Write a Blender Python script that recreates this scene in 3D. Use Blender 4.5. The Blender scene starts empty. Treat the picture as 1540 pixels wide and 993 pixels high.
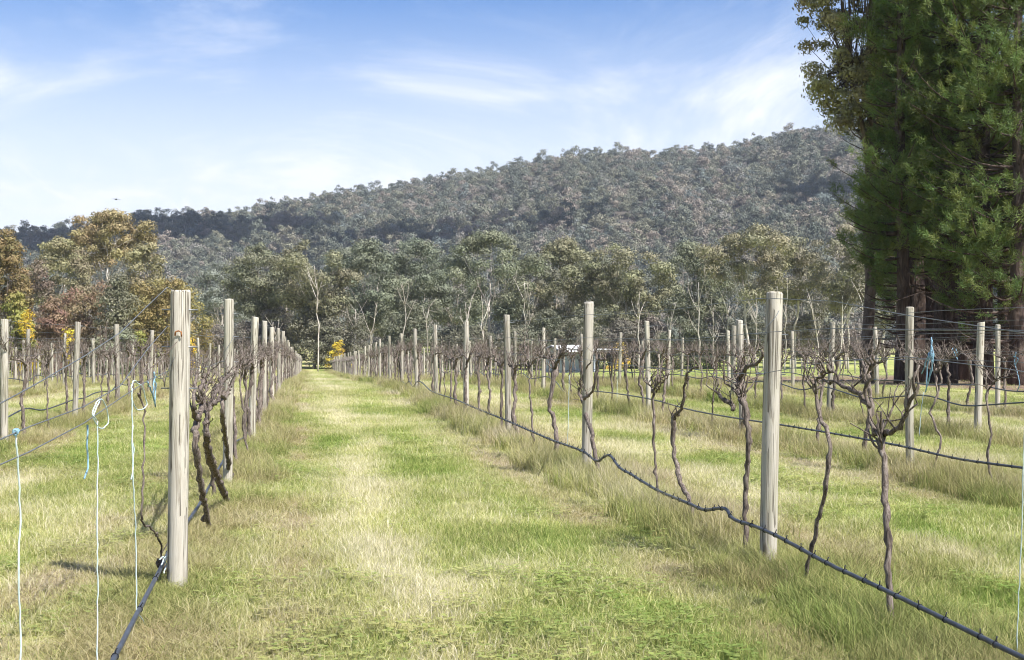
import bpy, math, random
import numpy as np
from mathutils import Vector, Matrix

# ------------------------------------------------------------------ camera, sky, sun, exposure
sc = bpy.context.scene
F = 2000.0                                   # focal length in photo pixels (photo is 1540 x 993)
YAW = math.atan(307.0 / F); PITCH = math.atan(15.5 / F); EYE = 1.36
cam = bpy.data.cameras.new('camera'); cam_o = bpy.data.objects.new('camera', cam)
sc.collection.objects.link(cam_o); sc.camera = cam_o
cam.sensor_width = 36.0; cam.lens = F / 1540.0 * 36.0; cam.clip_start = 0.05; cam.clip_end = 12000
cam_o.location = (0, 0, EYE); cam_o.rotation_euler = (math.pi / 2 + PITCH, 0, -YAW)
cam.dof.use_dof = False

SUN_EL = math.radians(51); SUN_AZ = math.radians(141)     # azimuth clockwise from +Y (along the rows)
sund = Vector((math.sin(SUN_AZ) * math.cos(SUN_EL), math.cos(SUN_AZ) * math.cos(SUN_EL), math.sin(SUN_EL)))
sl = bpy.data.lights.new('sun', 'SUN'); sl.energy = 5.0; sl.angle = math.radians(0.53); sl.color = (1.0, 0.97, 0.925)
so = bpy.data.objects.new('sun', sl); sc.collection.objects.link(so)
so.rotation_euler = sund.to_track_quat('Z', 'Y').to_euler(); so.location = (30, -30, 60)

world = bpy.data.worlds.new('World'); sc.world = world; world.use_nodes = True
wn, wl = world.node_tree.nodes, world.node_tree.links
wn.clear()
wout = wn.new('ShaderNodeOutputWorld'); wbg = wn.new('ShaderNodeBackground')
sky = wn.new('ShaderNodeTexSky'); sky.sky_type = 'NISHITA'; sky.sun_disc = False
sky.sun_elevation = SUN_EL; sky.sun_rotation = SUN_AZ; sky.altitude = 200
sky.air_density = 1.0; sky.dust_density = 0.6; sky.ozone_density = 2.2
wbg.inputs['Strength'].default_value = 0.080
def wnode(t, **kw):
    n = wn.new(t)
    for k, v in kw.items(): setattr(n, k, v)
    return n
# thin cirrus: noise on the direction projected to a flat cloud layer
tc = wnode('ShaderNodeTexCoord'); sep = wnode('ShaderNodeSeparateXYZ'); wl.new(tc.outputs['Generated'], sep.inputs[0])
zc = wnode('ShaderNodeMath', operation='MAXIMUM'); wl.new(sep.outputs['Z'], zc.inputs[0]); zc.inputs[1].default_value = 0.02
zc2 = wnode('ShaderNodeMath', operation='ADD'); wl.new(zc.outputs[0], zc2.inputs[0]); zc2.inputs[1].default_value = 0.05
dx = wnode('ShaderNodeMath', operation='DIVIDE'); wl.new(sep.outputs['X'], dx.inputs[0]); wl.new(zc2.outputs[0], dx.inputs[1])
dy = wnode('ShaderNodeMath', operation='DIVIDE'); wl.new(sep.outputs['Y'], dy.inputs[0]); wl.new(zc2.outputs[0], dy.inputs[1])
cmb = wnode('ShaderNodeCombineXYZ'); wl.new(dx.outputs[0], cmb.inputs[0]); wl.new(dy.outputs[0], cmb.inputs[1])
def sky_noise(scale, rot, stretch, detail, lo, hi, seed, dist=0.6):
    mp = wnode('ShaderNodeMapping'); wl.new(cmb.outputs[0], mp.inputs[0])
    mp.inputs['Rotation'].default_value = (0, 0, rot); mp.inputs['Scale'].default_value = (scale, scale * stretch, 1)
    mp.inputs['Location'].default_value = (seed, seed * 0.7, 0)
    nz = wnode('ShaderNodeTexNoise'); wl.new(mp.outputs[0], nz.inputs['Vector'])
    nz.inputs['Scale'].default_value = 1.0; nz.inputs['Detail'].default_value = detail; nz.inputs['Roughness'].default_value = 0.62
    nz.inputs['Distortion'].default_value = dist
    mr = wnode('ShaderNodeMapRange'); mr.interpolation_type = 'SMOOTHSTEP'
    wl.new(nz.outputs[0], mr.inputs[0]); mr.inputs[1].default_value = lo; mr.inputs[2].default_value = hi
    return mr.outputs[0]
c1 = sky_noise(0.55, math.radians(14), 0.5, 9, 0.40, 0.77, 3.1, 1.4)
c2 = sky_noise(1.6, math.radians(-20), 0.30, 9, 0.42, 0.74, 8.7, 1.8)
c3 = sky_noise(0.22, math.radians(8), 0.9, 3, 0.40, 0.70, 1.3, 0.2)
mul = wnode('ShaderNodeMath', operation='MULTIPLY'); wl.new(c2, mul.inputs[0]); wl.new(c3, mul.inputs[1])
add = wnode('ShaderNodeMath', operation='MAXIMUM'); wl.new(c1, add.inputs[0]); wl.new(mul.outputs[0], add.inputs[1])
# veil that thickens towards the horizon, as high thin cloud does
veil = wnode('ShaderNodeMapRange'); veil.interpolation_type = 'SMOOTHSTEP'; wl.new(sep.outputs['Z'], veil.inputs[0])
veil.inputs[1].default_value = 0.30; veil.inputs[2].default_value = 0.07; veil.inputs[3].default_value = 0.0; veil.inputs[4].default_value = 0.86
vl = wnode('ShaderNodeMath', operation='MULTIPLY_ADD'); wl.new(add.outputs[0], vl.inputs[0]); vl.inputs[1].default_value = 0.8; wl.new(veil.outputs[0], vl.inputs[2])
vl.use_clamp = True
mixc = wnode('ShaderNodeMix', data_type='RGBA'); wl.new(vl.outputs[0], mixc.inputs['Factor'])
hs = wnode('ShaderNodeHueSaturation'); wl.new(sky.outputs[0], hs.inputs['Color']); hs.inputs['Saturation'].default_value = 1.45; hs.inputs['Hue'].default_value = 0.512; hs.inputs['Value'].default_value = 1.08
wl.new(hs.outputs[0], mixc.inputs['A']); mixc.inputs['B'].default_value = (7.3, 7.6, 8.4, 1)
wl.new(mixc.outputs['Result'], wbg.inputs['Color']); wl.new(wbg.outputs[0], wout.inputs[0])

vs = sc.view_settings
vs.view_transform = 'Standard'; vs.look = 'None'; vs.exposure = 0.85; vs.gamma = 1.0; vs.use_curve_mapping = False
sc.cycles.use_denoising = True; sc.cycles.use_adaptive_sampling = True; sc.cycles.adaptive_threshold = 0.02; sc.cycles.adaptive_min_samples = 24; sc.cycles.filter_width = 1.05
sc.cycles.max_bounces = 5; sc.cycles.diffuse_bounces = 2; sc.cycles.transmission_bounces = 4; sc.cycles.transparent_max_bounces = 8
sc.cycles.volume_bounces = 0; sc.cycles.glossy_bounces = 2

# ------------------------------------------------------------------ helpers
C = sc.collection
rnd = random.Random(7)
fw = np.array([math.sin(YAW) * math.cos(PITCH), math.cos(YAW) * math.cos(PITCH), math.sin(PITCH)])
rt = np.array([math.cos(YAW), -math.sin(YAW), 0.0]); upv = np.cross(rt, fw)
def ray(px, py):
    return fw + rt * ((px - 770) / F) + upv * ((496.5 - py) / F)
def on_x(px, py, X):                       # point of the vertical row plane x = X seen at a photo pixel
    r = ray(px, py); return np.array([0, 0, EYE]) + r * (X / r[0])
def at(px, d):                             # ground position at photo column px and distance d
    x = (px - 770) / F * d
    return np.array([math.sin(YAW) * d + math.cos(YAW) * x, math.cos(YAW) * d - math.sin(YAW) * x])
def zat(py, d): return EYE + (512 - py) * d / F

def hashn(ix, iy, s):
    h = (ix.astype(np.int64) * 374761393 + iy.astype(np.int64) * 668265263 + s * 982451653) & 0x7fffffff
    h = ((h ^ (h >> 13)) * 1274126177) & 0x7fffffff
    return ((h ^ (h >> 16)) & 0xffff) / 65535.0
def vnoise(x, y, s=0):
    x = np.asarray(x, float); y = np.asarray(y, float)
    ix, iy = np.floor(x), np.floor(y); fx, fy = x - ix, y - iy
    fx = fx * fx * (3 - 2 * fx); fy = fy * fy * (3 - 2 * fy)
    a, b = hashn(ix, iy, s), hashn(ix + 1, iy, s); c, d = hashn(ix, iy + 1, s), hashn(ix + 1, iy + 1, s)
    return (a * (1 - fx) + b * fx) * (1 - fy) + (c * (1 - fx) + d * fx) * fy
def fbm(x, y, s=0, o=3):
    t = 0; a = 0.5; n = 0
    for k in range(o):
        t = t + a * vnoise(x * 2 ** k, y * 2 ** k, s + k * 17); n += a; a *= 0.5
    return t / n

GY = [-400, 0, 38, 60, 80, 110, 150, 185, 260, 420, 3000]
GZ = [0, 0, 0, -0.50, -0.95, -1.5, -2.2, -1.75, -1.6, -0.6, 0]
def ground_z(x, y):
    x = np.asarray(x, float); y = np.asarray(y, float)
    z = (np.interp(y - 4, GY, GZ) + np.interp(y, GY, GZ) + np.interp(y + 4, GY, GZ)) / 3
    near = np.clip(1 - np.abs(y) / 400, 0, 1)
    return z + (fbm(x * 0.35, y * 0.35, 5, 2) - 0.5) * 0.07 * near + (fbm(x * 0.02 + 9, y * 0.02, 6, 2) - 0.5) * 0.5 * np.clip(np.abs(x) / 40, 0, 1) * near
def gz(x, y): return float(ground_z(x, y))

def tag(o, label=None, cat=None, group=None, kind=None):
    if label: o['label'] = label
    if cat: o['category'] = cat
    if group: o['group'] = group
    if kind: o['kind'] = kind
    return o
def empty(name, loc, rz=0):
    o = bpy.data.objects.new(name, None); C.objects.link(o); o.location = loc; o.rotation_euler = (0, 0, rz)
    o.empty_display_size = 0.2
    return o
def mesh_np(name, verts, faces_list, mat, smooth=True, attrs=None):
    """faces_list: list of (n,k) int arrays; attrs: dict name -> per-vertex float array"""
    me = bpy.data.meshes.new(name)
    verts = np.asarray(verts, np.float32); me.vertices.add(len(verts)); me.vertices.foreach_set('co', verts.ravel())
    loops = np.concatenate([f.ravel() for f in faces_list]).astype(np.int32)
    tot = np.concatenate([np.full(len(f), f.shape[1], np.int32) for f in faces_list])
    st = np.concatenate([[0], np.cumsum(tot)[:-1]]).astype(np.int32)
    me.loops.add(len(loops)); me.loops.foreach_set('vertex_index', loops)
    me.polygons.add(len(tot)); me.polygons.foreach_set('loop_start', st)
    me.update(calc_edges=True)
    if smooth: me.polygons.foreach_set('use_smooth', np.ones(len(tot), bool))
    if attrs:
        for k, v in attrs.items():
            a = me.attributes.new(k, 'FLOAT', 'POINT'); a.data.foreach_set('value', np.asarray(v, np.float32))
    if mat is not None: me.materials.append(mat)
    me.validate()
    return me
def link(name, me, parent=None, loc=None):
    o = bpy.data.objects.new(name, me); C.objects.link(o)
    if parent is not None: o.parent = parent
    if loc is not None: o.location = loc
    return o
class MB:
    def __init__(s): s.v = []; s.q = []; s.t = []; s.n = 0
    def add(s, v, q=None, t=None):
        s.v.append(np.asarray(v, float))
        if q is not None and len(q): s.q.append(np.asarray(q) + s.n)
        if t is not None and len(t): s.t.append(np.asarray(t) + s.n)
        s.n += len(v)
    def tube(s, pts, rad, k=6, cap=True, bump=0.0, rng=None):
        pts = np.asarray(pts, float); n = len(pts)
        rad = np.broadcast_to(np.asarray(rad, float), (n,)).copy()
        tg = np.gradient(pts, axis=0); tg /= np.linalg.norm(tg, axis=1)[:, None] + 1e-9
        ref = np.array([1.0, 0, 0]) if abs(tg[0, 0]) < 0.8 else np.array([0, 1.0, 0])
        V = []
        u = ref - tg[0] * ref.dot(tg[0]); u /= np.linalg.norm(u)
        ang = np.arange(k) * 2 * math.pi / k
        for i in range(n):
            u = u - tg[i] * u.dot(tg[i]); u /= np.linalg.norm(u) + 1e-9
            w = np.cross(tg[i], u)
            r = np.full(k, rad[i])
            if bump and rng is not None: r = r * (1 + (rng.random(k) - 0.5) * 2 * bump)
            V.append(pts[i] + r[:, None] * (np.cos(ang)[:, None] * u + np.sin(ang)[:, None] * w))
        V = np.concatenate(V)
        i, j = np.meshgrid(np.arange(n - 1), np.arange(k), indexing='ij'); i = i.ravel(); j = j.ravel(); j2 = (j + 1) % k
        Q = np.stack([i * k + j, i * k + j2, (i + 1) * k + j2, (i + 1) * k + j], 1)
        T = None
        if cap:
            V = np.concatenate([V, pts[:1], pts[-1:]]); a = np.arange(k); b = (a + 1) % k
            T = np.concatenate([np.stack([b, a, np.full(k, n * k)], 1), np.stack([(n - 1) * k + a, (n - 1) * k + b, np.full(k, n * k + 1)], 1)])
        s.add(V, Q, T)
    def box(s, lo, hi):
        x0, y0, z0 = lo; x1, y1, z1 = hi
        s.add([(x0, y0, z0), (x1, y0, z0), (x1, y1, z0), (x0, y1, z0), (x0, y0, z1), (x1, y0, z1), (x1, y1, z1), (x0, y1, z1)],
              [(3, 2, 1, 0), (4, 5, 6, 7), (0, 1, 5, 4), (1, 2, 6, 5), (2, 3, 7, 6), (3, 0, 4, 7)])
    def mesh(s, name, mat, smooth=True, attrs=None):
        fl = []
        if s.q: fl.append(np.concatenate(s.q))
        if s.t: fl.append(np.concatenate(s.t))
        return mesh_np(name, np.concatenate(s.v), fl, mat, smooth, attrs)
def bez(a, b, c, n):
    t = np.linspace(0, 1, n)[:, None]; a, b, c = map(np.asarray, (a, b, c))
    return a * (1 - t) ** 2 + b * 2 * t * (1 - t) + c * t * t
def resample(pts, step):
    pts = np.asarray(pts, float); d = np.concatenate([[0], np.cumsum(np.linalg.norm(np.diff(pts, axis=0), axis=1))])
    n = max(2, int(d[-1] / step) + 1); t = np.linspace(0, d[-1], n)
    # smooth: cubic through finite-difference tangents
    m = np.gradient(pts, d, axis=0); out = np.empty((n, pts.shape[1])); idx = np.clip(np.searchsorted(d, t, side='right') - 1, 0, len(d) - 2)
    h = (d[idx + 1] - d[idx])[:, None]; u = ((t - d[idx])[:, None]) / h
    out = (2 * u ** 3 - 3 * u ** 2 + 1) * pts[idx] + (u ** 3 - 2 * u ** 2 + u) * h * m[idx] + (-2 * u ** 3 + 3 * u ** 2) * pts[idx + 1] + (u ** 3 - u ** 2) * h * m[idx + 1]
    return out

# ------------------------------------------------------------------ materials
def mat(name):
    m = bpy.data.materials.new(name); m.use_nodes = True
    nt = m.node_tree; b = nt.nodes['Principled BSDF']; b.inputs['Roughness'].default_value = 0.9
    b.inputs['Specular IOR Level'].default_value = 0.2
    return m, nt, b
def nd(nt, t, **kw):
    n = nt.nodes.new(t)
    for k, v in kw.items():
        if k in n.inputs.keys() if isinstance(k, str) and not hasattr(n, k) else False: n.inputs[k].default_value = v
        else: setattr(n, k, v)
    return n
def ramp(nt, fac, stops):
    r = nt.nodes.new('ShaderNodeValToRGB'); nt.links.new(fac, r.inputs[0])
    e = r.color_ramp.elements
    while len(e) < len(stops): e.new(0.5)
    for el, (p, c) in zip(e, stops): el.position = p; el.color = (*c, 1)
    return r.outputs[0]
def noise(nt, vec, scale, detail=4, rough=0.6, dist=0.0):
    n = nt.nodes.new('ShaderNodeTexNoise')
    if vec is not None: nt.links.new(vec, n.inputs['Vector'])
    n.inputs['Scale'].default_value = scale; n.inputs['Detail'].default_value = detail
    n.inputs['Roughness'].default_value = rough; n.inputs['Distortion'].default_value = dist
    return n.outputs[0]
def mapping(nt, vec, scale=(1, 1, 1), loc=(0, 0, 0)):
    m = nt.nodes.new('ShaderNodeMapping'); nt.links.new(vec, m.inputs[0]); m.inputs['Scale'].default_value = scale; m.inputs['Location'].default_value = loc
    return m.outputs[0]
def mix(nt, f, a, b, blend='MIX'):
    n = nt.nodes.new('ShaderNodeMix'); n.data_type = 'RGBA'; n.blend_type = blend
    for sock, v in (('Factor', f), ('A', a), ('B', b)):
        s = n.inputs[sock]
        if hasattr(v, 'is_output'): nt.links.new(v, s)
        else: s.default_value = v if sock == 'Factor' else (*v, 1)
    return n.outputs['Result']
def math_(nt, op, a, b=None, c=None, clamp=False):
    n = nt.nodes.new('ShaderNodeMath'); n.operation = op; n.use_clamp = clamp
    for i, v in enumerate((a, b, c)):
        if v is None: continue
        if hasattr(v, 'is_output'): nt.links.new(v, n.inputs[i])
        else: n.inputs[i].default_value = v
    return n.outputs[0]
def bump(nt, b, h, strength, dist):
    n = nt.nodes.new('ShaderNodeBump'); nt.links.new(h, n.inputs['Height']); n.inputs['Strength'].default_value = strength; n.inputs['Distance'].default_value = dist
    nt.links.new(n.outputs[0], b.inputs['Normal'])
def attr(nt, name, typ='GEOMETRY', out='Fac'):
    n = nt.nodes.new('ShaderNodeAttribute'); n.attribute_name = name; n.attribute_type = typ; return n.outputs[out]

def make_wood():
    m, nt, b = mat('weathered_pine'); tcn = nt.nodes.new('ShaderNodeTexCoord'); oi = nt.nodes.new('ShaderNodeObjectInfo')
    off = nt.nodes.new('ShaderNodeCombineXYZ'); r = math_(nt, 'MULTIPLY', oi.outputs['Random'], 37.0)
    nt.links.new(r, off.inputs[0]); nt.links.new(r, off.inputs[2])
    va = nt.nodes.new('ShaderNodeVectorMath'); va.operation = 'ADD'; nt.links.new(tcn.outputs['Object'], va.inputs[0]); nt.links.new(off.outputs[0], va.inputs[1])
    grain = noise(nt, mapping(nt, va.outputs[0], (19, 19, 0.9)), 1.0, 6, 0.65, 1.6)
    fine = noise(nt, mapping(nt, va.outputs[0], (110, 110, 2.5)), 1.0, 3, 0.6, 0.5)
    blot = noise(nt, mapping(nt, va.outputs[0], (5, 5, 2.0)), 1.0, 4, 0.6, 0.3)
    col = ramp(nt, grain, [(0.33, (0.11, 0.092, 0.066)), (0.42, (0.25, 0.215, 0.165)), (0.52, (0.50, 0.46, 0.385)), (0.64, (0.40, 0.36, 0.295)), (0.80, (0.55, 0.515, 0.44))])
    col = mix(nt, math_(nt, 'MULTIPLY', fine, 0.30), col, (0.58, 0.545, 0.46))
    gr = nt.nodes.new('ShaderNodeMapRange'); nt.links.new(blot, gr.inputs[0]); gr.inputs[1].default_value = 0.45; gr.inputs[2].default_value = 0.75; gr.inputs[4].default_value = 0.55
    col = mix(nt, gr.outputs[0], col, (0.38, 0.37, 0.25))
    rv = nt.nodes.new('ShaderNodeMapRange'); nt.links.new(oi.outputs['Random'], rv.inputs[0]); rv.inputs[3].default_value = 0.76; rv.inputs[4].default_value = 1.06
    hsv = nt.nodes.new('ShaderNodeHueSaturation'); nt.links.new(col, hsv.inputs['Color']); nt.links.new(rv.outputs[0], hsv.inputs['Value'])
    # knots: sparse dark ovals
    vo = nt.nodes.new('ShaderNodeTexVoronoi'); vo.inputs['Scale'].default_value = 1.0
    nt.links.new(mapping(nt, va.outputs[0], (9, 9, 3.2)), vo.inputs['Vector'])
    kn = nt.nodes.new('ShaderNodeMapRange'); nt.links.new(vo.outputs['Distance'], kn.inputs[0]); kn.inputs[1].default_value = 0.17; kn.inputs[2].default_value = 0.09; kn.inputs[3].default_value = 0.0; kn.inputs[4].default_value = 0.6
    sepc = nt.nodes.new('ShaderNodeSeparateColor'); nt.links.new(vo.outputs['Color'], sepc.inputs[0])
    pick = math_(nt, 'GREATER_THAN', sepc.outputs[0], 0.72)
    col = mix(nt, math_(nt, 'MULTIPLY', kn.outputs[0], pick), hsv.outputs[0], (0.15, 0.11, 0.07))
    cr = noise(nt, mapping(nt, va.outputs[0], (34, 34, 0.55)), 1.0, 3, 0.55, 0.6)
    ck = nt.nodes.new('ShaderNodeMapRange'); nt.links.new(math_(nt, 'ABSOLUTE', math_(nt, 'SUBTRACT', cr, 0.5)), ck.inputs[0]); ck.inputs[1].default_value = 0.032; ck.inputs[2].default_value = 0.004; ck.inputs[3].default_value = 0.0; ck.inputs[4].default_value = 0.92
    brk = math_(nt, 'GREATER_THAN', noise(nt, mapping(nt, va.outputs[0], (14, 14, 1.6), (3, 5, 7)), 1.0, 2), 0.44)
    crk = math_(nt, 'MULTIPLY', ck.outputs[0], brk)
    col = mix(nt, crk, col, (0.09, 0.075, 0.055))
    grain = math_(nt, 'SUBTRACT', grain, math_(nt, 'MULTIPLY', crk, 1.2))
    nt.links.new(col, b.inputs['Base Color']); b.inputs['Roughness'].default_value = 0.85
    bump(nt, b, math_(nt, 'ADD', math_(nt, 'MULTIPLY', grain, 0.7), math_(nt, 'MULTIPLY', fine, 0.3)), 0.55, 0.012)
    return m
M = {}
M['wood'] = make_wood()
def make_bark(name, stops, scale, strength, dist, stretch=0.35):
    m, nt, b = mat(name); tcn = nt.nodes.new('ShaderNodeTexCoord')
    g = noise(nt, mapping(nt, tcn.outputs['Object'], (scale, scale, scale * stretch)), 1.0, 6, 0.7, 0.8)
    oi = nt.nodes.new('ShaderNodeObjectInfo')
    col = ramp(nt, g, stops)
    rv = nt.nodes.new('ShaderNodeMapRange'); nt.links.new(oi.outputs['Random'], rv.inputs[0]); rv.inputs[3].default_value = 0.8; rv.inputs[4].default_value = 1.2
    hsv = nt.nodes.new('ShaderNodeHueSaturation'); nt.links.new(col, hsv.inputs['Color']); nt.links.new(rv.outputs[0], hsv.inputs['Value'])
    nt.links.new(hsv.outputs[0], b.inputs['Base Color']); bump(nt, b, g, strength, dist)
    return m
M['vine'] = make_bark('vine_bark', [(0.32, (0.045, 0.034, 0.03)), (0.46, (0.125, 0.098, 0.080)), (0.6, (0.25, 0.208, 0.176)), (0.75, (0.38, 0.328, 0.285))], 60, 1.0, 0.012, 0.16)
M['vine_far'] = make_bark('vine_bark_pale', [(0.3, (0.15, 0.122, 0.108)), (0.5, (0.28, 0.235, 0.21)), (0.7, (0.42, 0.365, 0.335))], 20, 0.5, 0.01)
M['gum_bark'] = make_bark('gum_bark', [(0.3, (0.22, 0.17, 0.13)), (0.48, (0.48, 0.42, 0.36)), (0.66, (0.68, 0.63, 0.57))], 1.6, 0.3, 0.05)
M['brown_bark'] = make_bark('brown_bark', [(0.3, (0.05, 0.04, 0.032)), (0.5, (0.13, 0.10, 0.08)), (0.7, (0.25, 0.20, 0.16))], 3.0, 0.6, 0.05)
M['pine_bark'] = make_bark('pine_bark', [(0.3, (0.022, 0.016, 0.013)), (0.5, (0.075, 0.054, 0.043)), (0.72, (0.16, 0.12, 0.10))], 7.0, 1.0, 0.06, 0.22)

def leaf_mat(name, transl=0.16, sat=1.0):
    m, nt, b = mat(name)
    oi = nt.nodes.new('ShaderNodeObjectInfo'); t = attr(nt, 'tint')
    mr = nt.nodes.new('ShaderNodeMapRange'); nt.links.new(t, mr.inputs[0]); mr.inputs[3].default_value = 0.8; mr.inputs[4].default_value = 2.2
    hue = nt.nodes.new('ShaderNodeMapRange'); nt.links.new(attr(nt, 'hue'), hue.inputs[0]); hue.inputs[3].default_value = 0.47; hue.inputs[4].default_value = 0.525
    h = nt.nodes.new('ShaderNodeHueSaturation'); nt.links.new(oi.outputs['Color'], h.inputs['Color']); nt.links.new(mr.outputs[0], h.inputs['Value']); nt.links.new(hue.outputs[0], h.inputs['Hue'])
    h.inputs['Saturation'].default_value = sat
    nt.links.new(h.outputs[0], b.inputs['Base Color']); b.inputs['Roughness'].default_value = 0.6; b.inputs['Specular IOR Level'].default_value = 0.3
    tr = nt.nodes.new('ShaderNodeBsdfTranslucent'); nt.links.new(h.outputs[0], tr.inputs[0])
    ms = nt.nodes.new('ShaderNodeMixShader'); ms.inputs[0].default_value = transl
    nt.links.new(b.outputs[0], ms.inputs[1]); nt.links.new(tr.outputs[0], ms.inputs[2]); nt.links.new(ms.outputs[0], nt.nodes['Material Output'].inputs[0])
    return m
M['leaf'] = leaf_mat('leaf'); M['needle'] = leaf_mat('needle', 0.3)
for q in M['needle'].node_tree.nodes:
    if q.type == 'MAP_RANGE' and abs(q.inputs[4].default_value - 2.2) < 1e-4: q.inputs[3].default_value = 0.55; q.inputs[4].default_value = 2.7  # wide random tint range, also putting sunlit highlights into the needle colour
    elif q.type == 'MAP_RANGE': q.inputs[3].default_value = 0.455; q.inputs[4].default_value = 0.53
def hill_leaf():
    m, nt, b = mat('hill_leaf'); t = attr(nt, 'tint'); oi = nt.nodes.new('ShaderNodeObjectInfo')
    c = ramp(nt, oi.outputs['Random'], [(0.0, (0.085, 0.10, 0.08)), (0.35, (0.15, 0.16, 0.125)), (0.6, (0.195, 0.195, 0.135)), (0.8, (0.26, 0.22, 0.18)), (1.0, (0.14, 0.165, 0.15))])
    mr = nt.nodes.new('ShaderNodeMapRange'); nt.links.new(t, mr.inputs[0]); mr.inputs[3].default_value = 0.6; mr.inputs[4].default_value = 1.5
    h = nt.nodes.new('ShaderNodeHueSaturation'); nt.links.new(c, h.inputs['Color']); nt.links.new(mr.outputs[0], h.inputs['Value'])
    nt.links.new(h.outputs[0], b.inputs['Base Color']); return m
M['hill_leaf'] = hill_leaf()
def plain(name, col, rough=0.5, metal=0.0, var=0.25, scale=30):
    m, nt, b = mat(name); tcn = nt.nodes.new('ShaderNodeTexCoord'); n = noise(nt, tcn.outputs['Object'], scale, 4)
    lo = tuple(c * (1 - var) for c in col); hi = tuple(min(1, c * (1 + var)) for c in col)
    nt.links.new(ramp(nt, n, [(0.35, lo), (0.65, hi)]), b.inputs['Base Color']); b.inputs['Roughness'].default_value = rough; b.inputs['Metallic'].default_value = metal
    return m
M['wire'] = plain('galvanised_wire', (0.20, 0.21, 0.22), 0.5, 0.6)
M['hose'] = plain('black_polythene', (0.045, 0.052, 0.065), 0.42, 0, 0.3, 14); M['hose'].node_tree.nodes['Principled BSDF'].inputs['Specular IOR Level'].default_value = 0.5
M['clip'] = plain('black_plastic_clip', (0.025, 0.027, 0.03), 0.5)
M['twine'] = plain('pale_blue_twine', (0.50, 0.60, 0.59), 0.8, 0, 0.12, 60)
M['twine_blue'] = plain('blue_twine', (0.20, 0.33, 0.42), 0.8, 0, 0.25, 40)
M['white_roof'] = plain('white_roof_sheet', (0.80, 0.80, 0.80), 0.5, 0, 0.04, 2)
M['shed_wall'] = plain('grey_weatherboard', (0.36, 0.39, 0.45), 0.7, 0, 0.12, 3)
M['shed_trim'] = plain('dark_shed_trim', (0.07, 0.08, 0.10), 0.5)
M['dark_glass'] = plain('dark_glass', (0.03, 0.04, 0.05), 0.1)
M['bird'] = plain('dark_feather', (0.05, 0.05, 0.05), 0.8)
M['fence'] = plain('grey_fence_timber', (0.42, 0.39, 0.35), 0.9, 0, 0.2, 4)

GREEN, OLIVE, STRAW, BROWN = (0.265, 0.34, 0.08), (0.43, 0.425, 0.14), (0.70, 0.64, 0.46), (0.33, 0.235, 0.145)
def grass_colour(nt, dry, red, t):
    x = math_(nt, 'ADD', dry, math_(nt, 'MULTIPLY', math_(nt, 'SUBTRACT', t, 0.5), 0.75), clamp=True)
    c = ramp(nt, x, [(0.0, (0.15, 0.23, 0.04)), (0.25, GREEN), (0.5, OLIVE), (0.78, (0.62, 0.58, 0.32)), (1.0, STRAW)])
    return mix(nt, red, c, BROWN)
def make_grass():
    m, nt, b = mat('grass_blade'); dry = attr(nt, 'dry', 'INSTANCER'); red = attr(nt, 'red', 'INSTANCER'); t = attr(nt, 'tint')
    c = grass_colour(nt, dry, red, t); nt.links.new(c, b.inputs['Base Color']); b.inputs['Roughness'].default_value = 0.7
    tr = nt.nodes.new('ShaderNodeBsdfTranslucent'); nt.links.new(c, tr.inputs[0])
    ms = nt.nodes.new('ShaderNodeMixShader'); ms.inputs[0].default_value = 0.30
    nt.links.new(b.outputs[0], ms.inputs[1]); nt.links.new(tr.outputs[0], ms.inputs[2]); nt.links.new(ms.outputs[0], nt.nodes['Material Output'].inputs[0])
    return m
M['grass'] = make_grass()
def make_ground():
    m, nt, b = mat('meadow_ground'); g = nt.nodes.new('ShaderNodeNewGeometry'); p = g.outputs['Position']
    n = noise(nt, p, 9.0, 5, 0.7); n2 = noise(nt, p, 0.6, 4, 0.6)
    t = math_(nt, 'ADD', math_(nt, 'MULTIPLY', n, 0.7), math_(nt, 'MULTIPLY', n2, 0.3))
    c = grass_colour(nt, attr(nt, 'dry'), attr(nt, 'red'), t)
    soil = ramp(nt, n, [(0.3, (0.06, 0.042, 0.03)), (0.7, (0.20, 0.15, 0.10))])
    c = mix(nt, attr(nt, 'thatch'), c, soil)
    lit = ramp(nt, noise(nt, p, 3.0, 5, 0.7), [(0.3, (0.10, 0.065, 0.045)), (0.7, (0.30, 0.21, 0.15))])
    c = mix(nt, attr(nt, 'litter'), c, lit)
    nt.links.new(c, b.inputs['Base Color']); b.inputs['Roughness'].default_value = 1.0; bump(nt, b, n, 0.6, 0.05)
    return m
M['ground'] = make_ground()
def make_hill():
    m, nt, b = mat('forest_floor'); g = nt.nodes.new('ShaderNodeNewGeometry'); n = noise(nt, g.outputs['Position'], 0.06, 5, 0.7)
    nt.links.new(ramp(nt, n, [(0.3, (0.06, 0.055, 0.045)), (0.7, (0.15, 0.13, 0.11))]), b.inputs['Base Color']); return m
M['hill'] = make_hill()

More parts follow.
